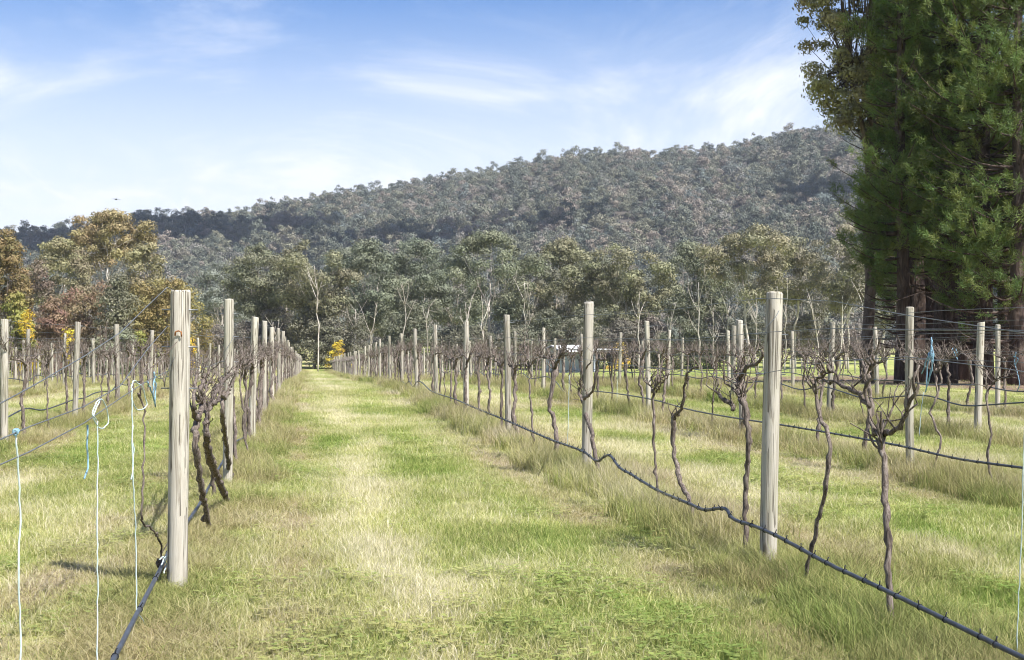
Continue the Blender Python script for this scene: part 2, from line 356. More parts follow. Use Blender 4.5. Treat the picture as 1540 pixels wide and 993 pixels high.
# ------------------------------------------------------------------ rows
L1X, R1X = -0.75, 2.78
ROWS = {  # key: x, first post y, spacing, far end, phrase
    'R1': (R1X, 7.80, 5.35, 150, 'first row on the pine side'),
    'L1': (L1X, 7.42, 5.45, 150, 'first row on the wattle side'),
    'R2': (6.10, 12.85, 5.30, 148, 'second row on the pine side'),
    'R3': (9.20, 17.30, 5.35, 132, 'third row on the pine side'),
    'R4': (12.80, 23.30, 5.35, 118, 'fourth row on the pine side'),
    'L2': (-3.90, 18.10, 5.30, 146, 'second row on the wattle side'),
    'L3': (-7.15, 30.4, 5.30, 138, 'third row on the wattle side'),
    'L4': (-10.40, 46.1, 5.30, 130, 'fourth row on the wattle side'),
    'L5': (-13.70, 60.6, 5.30, 124, 'fifth row on the wattle side'),
    'L6': (-17.00, 76.8, 5.30, 118, 'sixth row on the wattle side'),
    'L7': (-20.30, 90.2, 5.30, 116, 'seventh row on the wattle side'),
}
ORD1 = 'first second third fourth fifth sixth seventh eighth ninth tenth eleventh twelfth thirteenth fourteenth fifteenth sixteenth seventeenth eighteenth nineteenth'.split()
TENS = {2: 'twent', 3: 'thirt', 4: 'fort', 5: 'fift', 6: 'sixt', 7: 'sevent', 8: 'eight', 9: 'ninet'}
def ordinal(n):
    if n < 20: return ORD1[n - 1]
    if n >= 100: return 'hundredth' if n == 100 else 'hundred-and-' + ordinal(n - 100)
    t, u = divmod(n, 10)
    return TENS[t] + 'ieth' if u == 0 else TENS[t] + 'y-' + ORD1[u - 1]

# fields over the ground: dryness of the sward, red-brown dead thatch, bare soil, pine litter
def fields(x, y):
    x = np.asarray(x, float); y = np.asarray(y, float)
    n = fbm(x * 0.9, y * 0.55, 21, 3); n2 = fbm(x * 0.22 + 4, y * 0.12, 31, 3); n3 = fbm(x * 2.3, y * 1.5, 33, 2)
    dry = 0.315 - 0.09 * np.clip((9.5 - y) / 3, 0, 1) * np.clip((x - 0.6) / 1.0, 0, 1) + (n - 0.5) * 0.62 + (n2 - 0.5) * 0.34 + (n3 - 0.5) * 0.45
    red = np.zeros_like(x); bare = np.zeros_like(x)
    xs = sorted(v[0] for v in ROWS.values())
    xs = [xs[0] - 3.3] + xs + [xs[-1] + 3.5]
    for a, b in zip(xs[:-1], xs[1:]):
        c = (a + b) / 2 - 0.40 + 0.30 * (fbm(y * 0.22, a * 3 + x * 0.6, 3, 3) - 0.5) * 2
        w = 0.17 + 0.17 * vnoise(y * 0.21, a * 5 + 0 * y, 8)
        k = 0.1 + 1.5 * np.clip(fbm(y * 0.30, a * 7 + x * 0.8, 9, 3) * 1.8 - 0.4, 0, 1)
        dry = dry + 0.30 * k * np.exp(-((x - c) / w) ** 2)
        for e, s in ((a + 0.62, 1.25), (b - 0.68, 1.0)):
            g = np.exp(-((x - e) / 0.23) ** 2) * np.clip(fbm(x * 1.3, y * 0.9, 41, 2) * 2.2 - 0.6, 0, 1) * s
            dry = dry + 0.30 * g; red = red + 0.55 * g; bare = bare + 0.35 * g
    for X in xs[1:-1]:
        g = np.exp(-((x - X) / 0.33) ** 2)
        dry = dry + g * (0.02 + 0.45 * (fbm(x * 1.5, y * 1.1, 51, 2) - 0.5)); red = red + 0.30 * g * np.clip(fbm(x * 1.2, y * 0.8, 52, 2) * 2.4 - 0.75, 0, 1)
    red = red + 0.32 * np.clip(fbm(x * 0.8 + 11, y * 0.5, 57, 3) * 3.0 - 1.55, 0, 1)
    litter = np.clip((x - 17.8 - 1.2 * (fbm(x * 0.1, y * 0.15, 61, 2) - 0.5)) / 1.5, 0, 1) * np.clip((95 - y) / 20, 0, 1) * np.clip((y - 5) / 5, 0, 1)
    bx = np.clip(1 - np.abs(x - 16.9 - 0.4 * np.sin(y * 0.1)) / 0.9, 0, 1) * np.clip((100 - y) / 20, 0, 1)
    bare = np.clip(bare + bx * 0.7, 0, 1)
    far = np.clip((y - 60) / 90, 0, 1)
    dry = dry * (1 - 0.2 * far) + 0.20 * np.clip((y - 130) / 50, 0, 1)
    return np.clip(dry, 0.0, 1.0), np.clip(red, 0, 0.8), bare, np.clip(litter, 0, 1)

# ground: one graded sheet out to the horizon
def graded(lo, hi, f0, f1, step, grow):
    a = list(np.arange(f0, f1 + 1e-6, step)); s = step; v = f1
    while v < hi: s *= grow; v += s; a.append(v)
    s = step; v = f0; pre = []
    while v > lo: s *= grow; v -= s; pre.append(v)
    return np.array(pre[::-1] + a)
gxs = graded(-3500, 3500, -5, 9, 0.14, 1.06); gys = graded(-3500, 4500, 3.0, 26, 0.16, 1.035)
GX, GYY = np.meshgrid(gxs, gys); gx, gyv = GX.ravel(), GYY.ravel()
gzv = ground_z(gx, gyv); d_, r_, b_, l_ = fields(gx, gyv)
nx, ny = len(gxs), len(gys); ii, jj = np.meshgrid(np.arange(ny - 1), np.arange(nx - 1), indexing='ij'); ii = ii.ravel(); jj = jj.ravel()
gq = np.stack([ii * nx + jj, ii * nx + jj + 1, (ii + 1) * nx + jj + 1, (ii + 1) * nx + jj], 1)
gme = mesh_np('meadow_ground', np.stack([gx, gyv, gzv], 1), [gq], M['ground'], True, {'dry': d_, 'red': r_, 'thatch': np.clip(b_ + 0.12, 0, 1), 'litter': l_})
tag(link('ground', gme), kind='structure')

# forested hill: ridge height by bearing, slope rising from 430 m to 950 m
RPX = [-900, 0, 120, 200, 330, 430, 520, 640, 760, 850, 950, 1100, 1200, 1330, 1540, 2300]
RPY = [368, 362, 347, 331, 322, 306, 288, 270, 247, 230, 226, 222, 202, 204, 212, 300]
R0, R1 = 420.0, 950.0
def hill_z(r, px):
    h = EYE + (512 - np.interp(px, RPX, RPY)) * R1 / F - 11.0
    t = np.clip((r - R0) / (R1 - R0), 0, 1); prof = 0.72 * t + 0.28 * (3 * t * t - 2 * t ** 3)
    back = np.clip((r - R1) / 500, 0, 1)
    x = px * 0.45 / 60.0
    gul = (fbm(x * 0.35, r * 0.006, 71, 3) - 0.5) * 26 * np.sin(np.pi * t) * np.clip(h / 120, 0.3, 1)
    return -3 + (h + 3) * prof * (1 - 0.8 * back * back) + gul
hp = np.linspace(-1100, 2600, 150); hr = np.concatenate([np.linspace(400, 950, 70), np.linspace(965, 1500, 18)])
HP, HR = np.meshgrid(hp, hr); ang_scale = 1.0
def polar(px, r):
    t = np.arctan((px - 770) / F) + YAW
    return np.sin(t) * r, np.cos(t) * r
hx, hy = polar(HP.ravel(), HR.ravel()); hz = hill_z(HR.ravel(), HP.ravel())
nx, ny = len(hp), len(hr); ii, jj = np.meshgrid(np.arange(ny - 1), np.arange(nx - 1), indexing='ij'); ii = ii.ravel(); jj = jj.ravel()
hq = np.stack([ii * nx + jj, ii * nx + jj + 1, (ii + 1) * nx + jj + 1, (ii + 1) * nx + jj], 1)
tag(link('hill', mesh_np('hill', np.stack([hx, hy, hz], 1), [hq], M['hill'])), kind='structure')

# ------------------------------------------------------------------ instanced stuff (grass, hill forest)
def kit(name, meshes):
    col = bpy.data.collections.new(name)
    for i, me in enumerate(meshes): col.objects.link(bpy.data.objects.new('%s_%03d' % (name, i), me))
    return col
def scatter(name, pts, rot, scl, idx, extra, col):
    me = bpy.data.meshes.new(name); n = len(pts); me.vertices.add(n); me.vertices.foreach_set('co', np.asarray(pts, np.float32).ravel())
    def A(k, t, v, f='value'):
        a = me.attributes.new(k, t, 'POINT'); a.data.foreach_set(f, np.ascontiguousarray(v).ravel())
    A('rot', 'FLOAT_VECTOR', np.asarray(rot, np.float32), 'vector'); A('scl', 'FLOAT_VECTOR', np.asarray(scl, np.float32), 'vector'); A('idx', 'INT', np.asarray(idx, np.int32))
    for k, v in extra.items(): A(k, 'FLOAT', np.asarray(v, np.float32))
    o = link(name, me)
    g = bpy.data.node_groups.new(name + '_nodes', 'GeometryNodeTree')
    g.interface.new_socket('Geometry', in_out='INPUT', socket_type='NodeSocketGeometry'); g.interface.new_socket('Geometry', in_out='OUTPUT', socket_type='NodeSocketGeometry')
    N, L = g.nodes, g.links
    gi, go = N.new('NodeGroupInput'), N.new('NodeGroupOutput'); ip = N.new('GeometryNodeInstanceOnPoints'); ci = N.new('GeometryNodeCollectionInfo')
    ci.inputs['Collection'].default_value = col; ci.inputs['Separate Children'].default_value = True; ci.inputs['Reset Children'].default_value = True
    def na(k, t):
        x = N.new('GeometryNodeInputNamedAttribute'); x.data_type = t; x.inputs['Name'].default_value = k; return x.outputs['Attribute']
    er = N.new('FunctionNodeEulerToRotation'); L.new(na('rot', 'FLOAT_VECTOR'), er.inputs[0])
    L.new(gi.outputs[0], ip.inputs['Points']); L.new(ci.outputs[0], ip.inputs['Instance']); ip.inputs['Pick Instance'].default_value = True
    L.new(na('idx', 'INT'), ip.inputs['Instance Index']); L.new(er.outputs[0], ip.inputs['Rotation']); L.new(na('scl', 'FLOAT_VECTOR'), ip.inputs['Scale'])
    L.new(ip.outputs[0], go.inputs[0])
    md = o.modifiers.new('scatter', 'NODES'); md.node_group = g
    return o

# --- tufts of grass
def tuft(rng, n, rad, h0, h1, w, lean, tint0, tint1, seed_heads=0):
    """n bent blades, two segments each"""
    a = rng.random(n) * 2 * math.pi; rr = rad * np.sqrt(rng.random(n)); bx, by = rr * np.cos(a), rr * np.sin(a)
    h = h0 + (h1 - h0) * rng.random(n) ** 1.3; az = rng.random(n) * 2 * math.pi; ln = lean * (0.25 + rng.random(n)) * h
    dxy = np.stack([np.cos(az), np.sin(az)], 1); pa = rng.random(n) * math.pi; sd = np.stack([np.cos(pa), np.sin(pa), 0 * pa], 1)
    ww = w * (0.6 + 0.8 * rng.random(n))
    B = np.stack([bx, by, np.full(n, -0.015)], 1)
    Mi = B + np.concatenate([dxy * (0.3 * ln)[:, None], (0.6 * h)[:, None]], 1)
    T = B + np.concatenate([dxy * ln[:, None], (h * (1 - 0.25 * lean * rng.random(n)))[:, None]], 1)
    V = np.stack([B - sd * ww[:, None] / 2, B + sd * ww[:, None] / 2, Mi + sd * ww[:, None] * 0.42, Mi - sd * ww[:, None] * 0.42, T], 1).reshape(-1, 3)
    k = np.arange(n)[:, None] * 5; Q = k + np.array([[0, 1, 2, 3]]); Tt = k + np.array([[3, 2, 4]])
    t = np.repeat(tint0 + (tint1 - tint0) * rng.random(n), 5)
    return V, Q, Tt, t
def tuft_mesh(name, rng, specs):
    b = MB(); ts = []
    for s in specs:
        V, Q, T, t = tuft(rng, *s); b.add(V, Q, T); ts.append(t)
    return b.mesh(name, M['grass'], False, {'tint': np.concatenate(ts)})
def clover(name, rng):
    b = MB(); ts = []
    for k in range(12):
        a = rng.random() * 6.28; r = 0.15 * math.sqrt(rng.random()); c = np.array([r * math.cos(a), r * math.sin(a), 0.02 + 0.06 * rng.random()])
        for q in range(3):
            d = a + q * 2.09 + rng.random() * 0.5; u = np.array([math.cos(d), math.sin(d), 0.25 * (rng.random() - 0.3)]); v = np.array([-math.sin(d), math.cos(d), 0.2 * (rng.random() - 0.5)]); s = 0.011 + 0.014 * rng.random()
            b.add([c, c + (u * 0.6 + v * 0.55) * s, c + u * 1.25 * s, c + (u * 0.6 - v * 0.55) * s], [(0, 1, 2, 3)])
            ts.append(np.full(4, 0.25 + 0.4 * rng.random()))
    V, Q, T, t = tuft(rng, 80, 0.16, 0.02, 0.075, 0.0034, 0.8, 0.2, 0.9); b.add(V, Q, T); ts.append(t)
    return b.mesh(name, M['grass'], False, {'tint': np.concatenate(ts)})
rg = np.random.default_rng(11)
K_SHORT, K_STRAW, K_CLOVER, K_TALL, K_DEAD, K_FLAT = range(6); NV = 5
kits = []
for i in range(NV): kits.append(tuft_mesh('mown_grass_tuft', rg, [(120, 0.16, 0.018, 0.065, 0.0034, 0.75, 0.15, 0.85), (26, 0.16, 0.04, 0.105, 0.0024, 0.7, 0.6, 1.15)]))
for i in range(NV): kits.append(tuft_mesh('straw_grass_tuft', rg, [(90, 0.16, 0.018, 0.065, 0.0034, 0.9, 0.3, 1.0), (44, 0.17, 0.04, 0.12, 0.0023, 0.8, 0.75, 1.3)]))
for i in range(NV): kits.append(clover('clover_patch', rg))
for i in range(NV): kits.append(tuft_mesh('tall_grass_tuft', rg, [(90, 0.13, 0.05, 0.18, 0.0042, 0.7, 0.1, 0.8), (44, 0.12, 0.08, 0.25, 0.0026, 0.6, 0.5, 1.15)]))
for i in range(NV): kits.append(tuft_mesh('dead_stem_tuft', rg, [(70, 0.14, 0.07, 0.25, 0.0024, 0.7, 0.6, 1.25), (50, 0.13, 0.03, 0.14, 0.0034, 0.9, 0.3, 0.9)]))
for i in range(NV): kits.append(tuft_mesh('flattened_thatch', rg, [(60, 0.16, 0.02, 0.05, 0.004, 5.0, 0.5, 1.3), (20, 0.15, 0.02, 0.07, 0.004, 1.0, 0.2, 0.8)]))
gkit = kit('grass_kit', kits)
def sample_band(d0, d1, dens, pad=1.0):
    """random ground points between distances d0 and d1 in a wedge a little wider than the view"""
    k0, k1 = -0.45, 0.45
    area = (k1 - k0) * (d1 * d1 - d0 * d0) / 2 + 2 * pad * (d1 - d0); n = int(area * dens)
    d = np.sqrt(d0 * d0 + (d1 * d1 - d0 * d0) * rg.random(n)); lat = d * (k0 + (k1 - k0) * rg.random(n)) + (rg.random(n) - 0.5) * 2 * pad
    return math.sin(YAW) * d + math.cos(YAW) * lat, math.cos(YAW) * d - math.sin(YAW) * lat, d
row_xs = np.array([v[0] for v in ROWS.values()])
def row_dist(x): return np.min(np.abs(x[:, None] - row_xs[None, :]), axis=1)
PX, PY, PS, PK = [], [], [], []
for d0, d1, dens, s in ((2.6, 9, 120, 1.0), (9, 16, 78, 1.1), (16, 28, 38, 1.3), (28, 50, 15, 1.7), (50, 90, 5.0, 2.6), (90, 155, 1.5, 4.0)):
    x, y, d = sample_band(d0, d1, dens, 1.2)
    keep = (x < 17.0) | (rg.random(len(x)) < 0.25); x, y = x[keep], y[keep]
    PX.append(x); PY.append(y); PS.append(np.full(len(x), s))
px_, py_, ps_ = np.concatenate(PX), np.concatenate(PY), np.concatenate(PS)
dry_, red_, bare_, lit_ = fields(px_, py_); rdist = row_dist(px_); u = rg.random(len(px_))
kd = np.where(u < np.clip(dry_ * 1.1 - 0.1, 0, 0.9), K_STRAW, K_SHORT)
cl = (fbm(px_ * 0.8, py_ * 0.7, 81, 2) > 0.46) & (rg.random(len(px_)) < 0.16) & (dry_ < 0.5); kd = np.where(cl, K_CLOVER, kd)
kd = np.where((bare_ > 0.12) & (rg.random(len(px_)) < np.clip(bare_ * 3, 0, 0.85)), K_FLAT, kd)
strip = rdist < (0.36 + 0.18 * (vnoise(px_ * 0.5, py_ * 0.9, 91) - 0.5) * 2)
dead = fbm(px_ * 0.9, py_ * 0.7, 93, 2) > 0.46
kd = np.where(strip, np.where(dead & (rg.random(len(px_)) < 0.75), K_DEAD, K_TALL), kd)
leftside = px_ < 1.0
nearR = (np.abs(px_ - R1X) < 0.8) & (py_ < 8.6)
hs_ = ps_ * (0.75 + 0.5 * rg.random(len(px_))); vs_ = np.minimum(ps_, 1.6) * (0.7 + 0.6 * rg.random(len(px_))) * (0.7 + 0.7 * fbm(px_ * 0.6, py_ * 0.6, 95, 2))
vs_ = np.where(strip & leftside & (py_ < 13), vs_ * 0.42, np.where(strip & leftside, vs_ * 0.75, vs_))
vs_ = np.where(strip & nearR, vs_ * 0.66, np.where(strip & ~leftside, vs_ * 0.98, np.where(strip, vs_, vs_ * 0.82)))
dryi = np.clip(dry_ + (rg.random(len(px_)) - 0.5) * 0.22, 0, 1); redi = np.where(kd == K_DEAD, 0.35 + 0.3 * rg.random(len(px_)), red_ * (0.4 + 0.9 * rg.random(len(px_))) + np.where(strip, 0.28 * rg.random(len(px_)), 0))
keep = (lit_ < 0.3) | (rg.random(len(px_)) < 0.12)
def sel(a): return a[keep]
zz = ground_z(px_, py_)
go_ = scatter('grass', np.stack([px_, py_, zz], 1)[keep], np.stack([0 * u, 0 * u, u * 53.0], 1)[keep], np.stack([hs_, hs_, vs_], 1)[keep],
              sel(kd * NV + rg.integers(0, NV, len(px_))), {'dry': sel(dryi), 'red': sel(redi)}, gkit)
tag(go_, 'mown green and straw coloured grass with taller tufts along the vine rows', 'grass', kind='stuff')

# ------------------------------------------------------------------ trees
def leaf_cloud(rng, centres, radii, n_per, size, flat=0.7, outward=0.55, aspect=0.45, fill=0.5, hang=0.0):
    """small leaf quads in ellipsoid clumps; returns verts, quads, tint, hue"""
    k = len(centres); N = np.maximum(8, (n_per * (radii / radii.mean()) ** 2)).astype(int); ci = np.repeat(np.arange(k), N); n = len(ci)
    d = rng.normal(size=(n, 3)); d /= np.linalg.norm(d, axis=1)[:, None]
    low = d[:, 2] < -0.2; d[low, 2] *= np.where(rng.random(low.sum()) < 0.6, -1, 1)
    rad = radii[ci] * (fill + (1 - fill) * rng.random(n)) * (0.8 + 0.45 * rng.random(n))
    P = centres[ci] + d * rad[:, None] * np.array([1, 1, flat])
    nrm = d * outward + rng.normal(size=(n, 3)) * (1 - outward) * 0.8; nrm /= np.linalg.norm(nrm, axis=1)[:, None]
    a = rng.normal(size=(n, 3)); a[:, 2] -= hang; a -= nrm * (a * nrm).sum(1)[:, None]; a /= np.linalg.norm(a, axis=1)[:, None] + 1e-9
    b = np.cross(nrm, a); s = size * (0.6 + 0.8 * rng.random(n)); L = a * s[:, None]; W = b * (s * aspect)[:, None]
    V = np.stack([P - L * 0.5, P + W * 0.5, P + L * 0.5, P - W * 0.5], 1).reshape(-1, 3)
    Q = np.arange(n)[:, None] * 4 + np.array([[0, 1, 2, 3]])
    ct = rng.random(k); ch = rng.random(k)
    t = 0.55 * ct[ci] + 0.45 * rng.random(n); h = 0.7 * ch[ci] + 0.3 * rng.random(n)
    return V, Q, np.repeat(t, 4), np.repeat(h, 4)
def gum_arrays(rng, H, W, base=0.42, n_cl=46, cl_r=1.25, n_leaf=80, leaf=0.34, trunk_r=0.22, limbs=5, lean=0.08, umbrella=0.5, stems=1, droop=0.4, skirt=0.0):
    """returns wood MB and leaf arrays; crown built of clumps carried by limbs that reach each of them"""
    wood = MB(); zb = H * base
    cen = []
    tries = 0
    while len(cen) < n_cl and tries < 4000:
        tries += 1
        a = rng.random() * 6.283; q = math.sqrt(rng.random()); z = rng.random()
        prof = math.sin(math.pi * min(1, max(0.0, (0.12 + 0.88 * z)) ** (0.8 + umbrella))) ** 0.6 if z < 1 else 0
        prof = max(prof, skirt * (1 - z))
        p = np.array([math.cos(a) * q * prof * W / 2, math.sin(a) * q * prof * W / 2, zb + (H - cl_r * 0.6 - zb) * z])
        lump = vnoise(p[0] * 0.35 + 40, p[1] * 0.35 + p[2] * 0.5, int(H * 10)) 
        if lump < 0.30: continue
        if cen and min(np.linalg.norm(p - c) for c in cen) < cl_r * 0.62: continue
        cen.append(p)
    cen = np.array(cen); rad = cl_r * (0.65 + 0.7 * rng.random(len(cen)))
    for s in range(stems):
        ang = rng.random() * 6.283; off = np.array([math.cos(ang), math.sin(ang), 0]) * (0 if stems == 1 else 0.35)
        top = np.array([math.cos(ang) * H * lean, math.sin(ang) * H * lean, H * (0.62 + 0.12 * rng.random())])
        ctrl = np.array([off[0] * 1.5 + (rng.random() - 0.5) * H * 0.06, off[1] * 1.5 + (rng.random() - 0.5) * H * 0.06, H * 0.35])
        tp = bez(off + np.array([0, 0, -0.4]), ctrl, top, 12); tp[1:-1, :2] += rng.normal(size=(10, 2)) * H * 0.006
        tr = np.linspace(1, 0.3, 12) * trunk_r / math.sqrt(stems); tr[0] *= 1.35; wood.tube(tp, tr, 8, bump=0.08, rng=rng)
        mine = cen[s::stems]
        if not len(mine): continue
        az = np.arctan2(mine[:, 1] - top[1], mine[:, 0] - top[0]); order = np.argsort(az)
        for grp in np.array_split(order, min(limbs, len(order))):
            if not len(grp): continue
            gc = mine[grp].mean(0); t0 = int(np.clip(np.interp(gc[2] - 0.28 * H, tp[:, 2], np.arange(12)), 4, 10)); st = tp[t0]
            end = st + (gc - st) * 0.72; md = st + (end - st) * 0.5 + np.array([0, 0, -0.04 * H]) * rng.random() + rng.normal(size=3) * 0.02 * H
            lp = bez(st, md, end, 7); r0 = tr[t0] * 0.62; wood.tube(lp, np.linspace(r0, r0 * 0.4, 7), 6, bump=0.08, rng=rng)
            for q in grp:
                j = rng.integers(3, 7); s0 = lp[j]; e = mine[q]; m2 = (s0 + e) / 2 + rng.normal(size=3) * 0.03 * H
                wood.tube(bez(s0, m2, e, 5), np.linspace(r0 * 0.28, r0 * 0.08, 5), 4, cap=False)
    leaves = leaf_cloud(rng, cen, rad, n_leaf, leaf, 0.72, 0.68, 0.45, 0.5, droop)
    return wood, leaves
def build_tree(name, pos, wood, leaves, bark, colour, label, cat='tree', group=None, rz=0.0, leafmat='leaf', crown='crown'):
    t = empty(name, pos, rz)
    link('trunk', wood.mesh('trunk', M[bark]), t)
    V, Q, tn, hu = leaves
    c = link(crown, mesh_np(crown, V, [Q], M[leafmat], False, {'tint': tn, 'hue': hu}), t); c.color = (*colour, 1)
    return tag(t, label, cat, group)

def gum(px, d, top, width_px, label, seed, colour=(0.125, 0.13, 0.072), bark='gum_bark', group='gum trees behind the vineyard', **kw):
    rng = np.random.default_rng(seed); p = at(px, d); g = gz(*p); H = zat(top, d) - g; W = width_px * d / F
    w, l = gum_arrays(rng, H, W, **kw)
    return build_tree('gum_tree', (p[0], p[1], g), w, l, bark, colour, label, 'tree', group, 0)
# belt of gums behind the vineyard
belt = [
 (392, 168, 362, 95, dict(base=0.35), (0.137, 0.139, 0.086), 'gum tree with rounded crown, first of the belt beside the wattle dome'),
 (474, 160, 352, 125, dict(base=0.36, n_cl=56), (0.142, 0.136, 0.081), 'tall gum tree with straight pale trunk standing at the aisle end'),
 (556, 172, 360, 100, dict(base=0.30), (0.126, 0.139, 0.091), 'gum tree just past the aisle end, crown narrow and dense'),
 (622, 178, 357, 100, dict(base=0.30), (0.123, 0.136, 0.091), 'dense olive gum tree beside the broad crowned one'),
 (738, 165, 346, 150, dict(base=0.34, n_cl=70), (0.134, 0.142, 0.089), 'broad crowned gum tree with forked pale trunk, centre of the belt'),
 (682, 190, 378, 95, dict(base=0.24), (0.114, 0.124, 0.084), 'lower dark gum tree tucked behind the broad crowned one'),
 (848, 168, 355, 105, dict(base=0.30, n_cl=52), (0.148, 0.142, 0.084), 'gum tree with golden olive crown above the white roofed shed'),
 (800, 194, 385, 90, dict(base=0.22), (0.126, 0.122, 0.086), 'low brownish gum tree left of the shed, set back'),
 (938, 166, 350, 140, dict(base=0.30, n_cl=66), (0.144, 0.140, 0.081), 'large gum tree with lumpy golden crown right of the shed'),
 (1040, 170, 362, 120, dict(base=0.30, n_cl=54), (0.114, 0.120, 0.076), 'darker gum tree with thin white stems in front of its shade'),
 (1128, 158, 336, 150, dict(base=0.44, n_cl=54, umbrella=0.8, limbs=6), (0.165, 0.153, 0.092), 'tall open gum tree with spreading white limbs under a high crown'),
 (1196, 166, 356, 90, dict(base=0.5, n_cl=30, umbrella=0.9), (0.159, 0.149, 0.096), 'thin gum tree with small flat crown beside the tall open one'),
 (1276, 160, 336, 125, dict(base=0.42, n_cl=52, umbrella=0.7), (0.159, 0.149, 0.096), 'gum tree with pale twisted limbs close to the pines'),
 (1225, 182, 392, 130, dict(base=0.18, n_cl=50), (0.137, 0.128, 0.099), 'low grey-brown gum tree filling below the open crowns'),
 (1330, 178, 352, 100, dict(base=0.3), (0.142, 0.139, 0.092), 'gum tree half hidden behind the edge of the pines'),
 (512, 200, 372, 110, dict(base=0.25), (0.114, 0.124, 0.089), 'grey-green gum tree behind the aisle end trees'),
 (894, 200, 378, 110, dict(base=0.25), (0.118, 0.122, 0.086), 'shaded gum tree between the two golden crowns'),
 (1085, 198, 385, 120, dict(base=0.2), (0.114, 0.117, 0.086), 'shaded gum tree behind the thin white stems'),
 (330, 190, 392, 110, dict(base=0.15), (0.148, 0.160, 0.130), 'silvery grey-green gum tree behind the wattle dome'),
 (432, 205, 385, 110, dict(base=0.2), (0.118, 0.122, 0.086), 'dark gum tree in the gap before the straight trunk'),
 (592, 206, 385, 110, dict(base=0.2), (0.114, 0.120, 0.086), 'dark gum tree in the gap between two narrow crowns'),
]
for i, (px, d, top, w, kw, colr, lab) in enumerate(belt):
    k = dict(n_cl=58, cl_r=1.3, n_leaf=300, leaf=0.32, trunk_r=0.19, stems=1 if i % 3 else 2); k.update(kw); gum(px, d, top, w, lab, 100 + i, colr, **k)
# taller trees and bushes on the left
gum(166, 135, 312, 130, 'umbrella shaped gum tree with pale forked trunk rising above the left bushes', 201, (0.21, 0.175, 0.085), base=0.66, n_cl=64, cl_r=0.95, n_leaf=260, leaf=0.27, umbrella=0.45, limbs=7, trunk_r=0.26, stems=2, group=None)
gum(222, 128, 358, 85, 'round crowned olive gum tree below the umbrella shaped one', 202, (0.185, 0.165, 0.088), base=0.35, n_cl=44, cl_r=0.95, n_leaf=240, leaf=0.27, group=None)
gum(85, 132, 352, 95, 'pale olive gum tree with small crown at the far left skyline', 203, (0.175, 0.16, 0.085), base=0.35, n_cl=44, cl_r=0.95, n_leaf=240, leaf=0.27, group=None)
def bush(px, d, top, width_px, label, seed, colour, name='shrub', cat='shrub', bark='brown_bark', group=None, **kw):
    rng = np.random.default_rng(seed); p = at(px, d); g = gz(*p); H = zat(top, d) - g; W = width_px * d / F
    k = dict(base=0.06, n_cl=80, cl_r=0.8, n_leaf=150, leaf=0.22, trunk_r=0.12, limbs=6, umbrella=-0.35, stems=3, skirt=0.8); k.update(kw)
    w, l = gum_arrays(rng, H, W, **k)
    return build_tree(name, (p[0], p[1], g), w, l, bark, colour, label, cat, group)
bush(243, 118, 398, 165, 'dome shaped olive wattle tree behind the nearest left post', 211, (0.175, 0.142, 0.055), 'wattle_tree', 'tree', n_cl=170, cl_r=0.85, n_leaf=170)
bush(10, 108, 345, 100, 'golden brown wattle tree cut by the left edge of the photo', 212, (0.145, 0.112, 0.048), 'wattle_tree', 'tree', n_cl=110, cl_r=0.7)
bush(58, 124, 388, 80, 'reddish brown bush beside the golden wattle tree', 213, (0.135, 0.105, 0.075), n_cl=60)
bush(100, 118, 400, 85, 'russet twiggy bush between red and olive bushes', 214, (0.165, 0.11, 0.07), n_cl=60, n_leaf=70)
bush(78, 104, 448, 62, 'rust coloured low bush in front of the red brown ones', 215, (0.16, 0.105, 0.068), n_cl=34, cl_r=0.55)
bush(140, 116, 395, 80, 'dull plum and olive bush under the umbrella shaped gum', 216, (0.15, 0.11, 0.065), n_cl=60)
bush(178, 112, 408, 78, 'grey-green bush beside the dome shaped wattle', 217, (0.14, 0.135, 0.085), n_cl=60)
bush(160, 102, 452, 85, 'low silvery green bush at the foot of the left trees', 218, (0.15, 0.155, 0.10), n_cl=44, cl_r=0.6)
bush(22, 98, 430, 60, 'bright yellow-green bush at the left photo edge', 219, (0.155, 0.15, 0.04), n_cl=36, cl_r=0.6)
bush(210, 104, 495, 40, 'small bright green bush at the foot of the wattle dome', 220, (0.16, 0.17, 0.04), n_cl=24, cl_r=0.5)
bush(118, 128, 372, 80, 'grey olive bush just below the umbrella gum branches', 221, (0.165, 0.145, 0.085), n_cl=60)
# yellow flowering wattles
YEL = (0.40, 0.30, 0.035)
for i, (px, d, top, w, lab) in enumerate([(40, 96, 462, 26, 'yellow flowering wattle under the golden brown tree'), (104, 97, 490, 24, 'small yellow flowering wattle by the rust coloured bush'),
      (288, 112, 508, 34, 'yellow flowering wattle just past the nearest left post'), (512, 152, 510, 46, 'wide yellow flowering wattle closing the aisle end'),
      (432, 150, 518, 40, 'thin yellow flowering wattle beside the aisle end row'), (932, 140, 512, 40, 'faint yellow flowering wattle right of the shed')]):
    bush(px, d, top, w, lab, 230 + i, YEL if i != 5 else (0.5, 0.36, 0.06), 'flowering_wattle', 'shrub', group='yellow flowering wattles', n_cl=26, cl_r=0.42, n_leaf=60 if i < 4 else 30, leaf=0.16, lean=0.02)
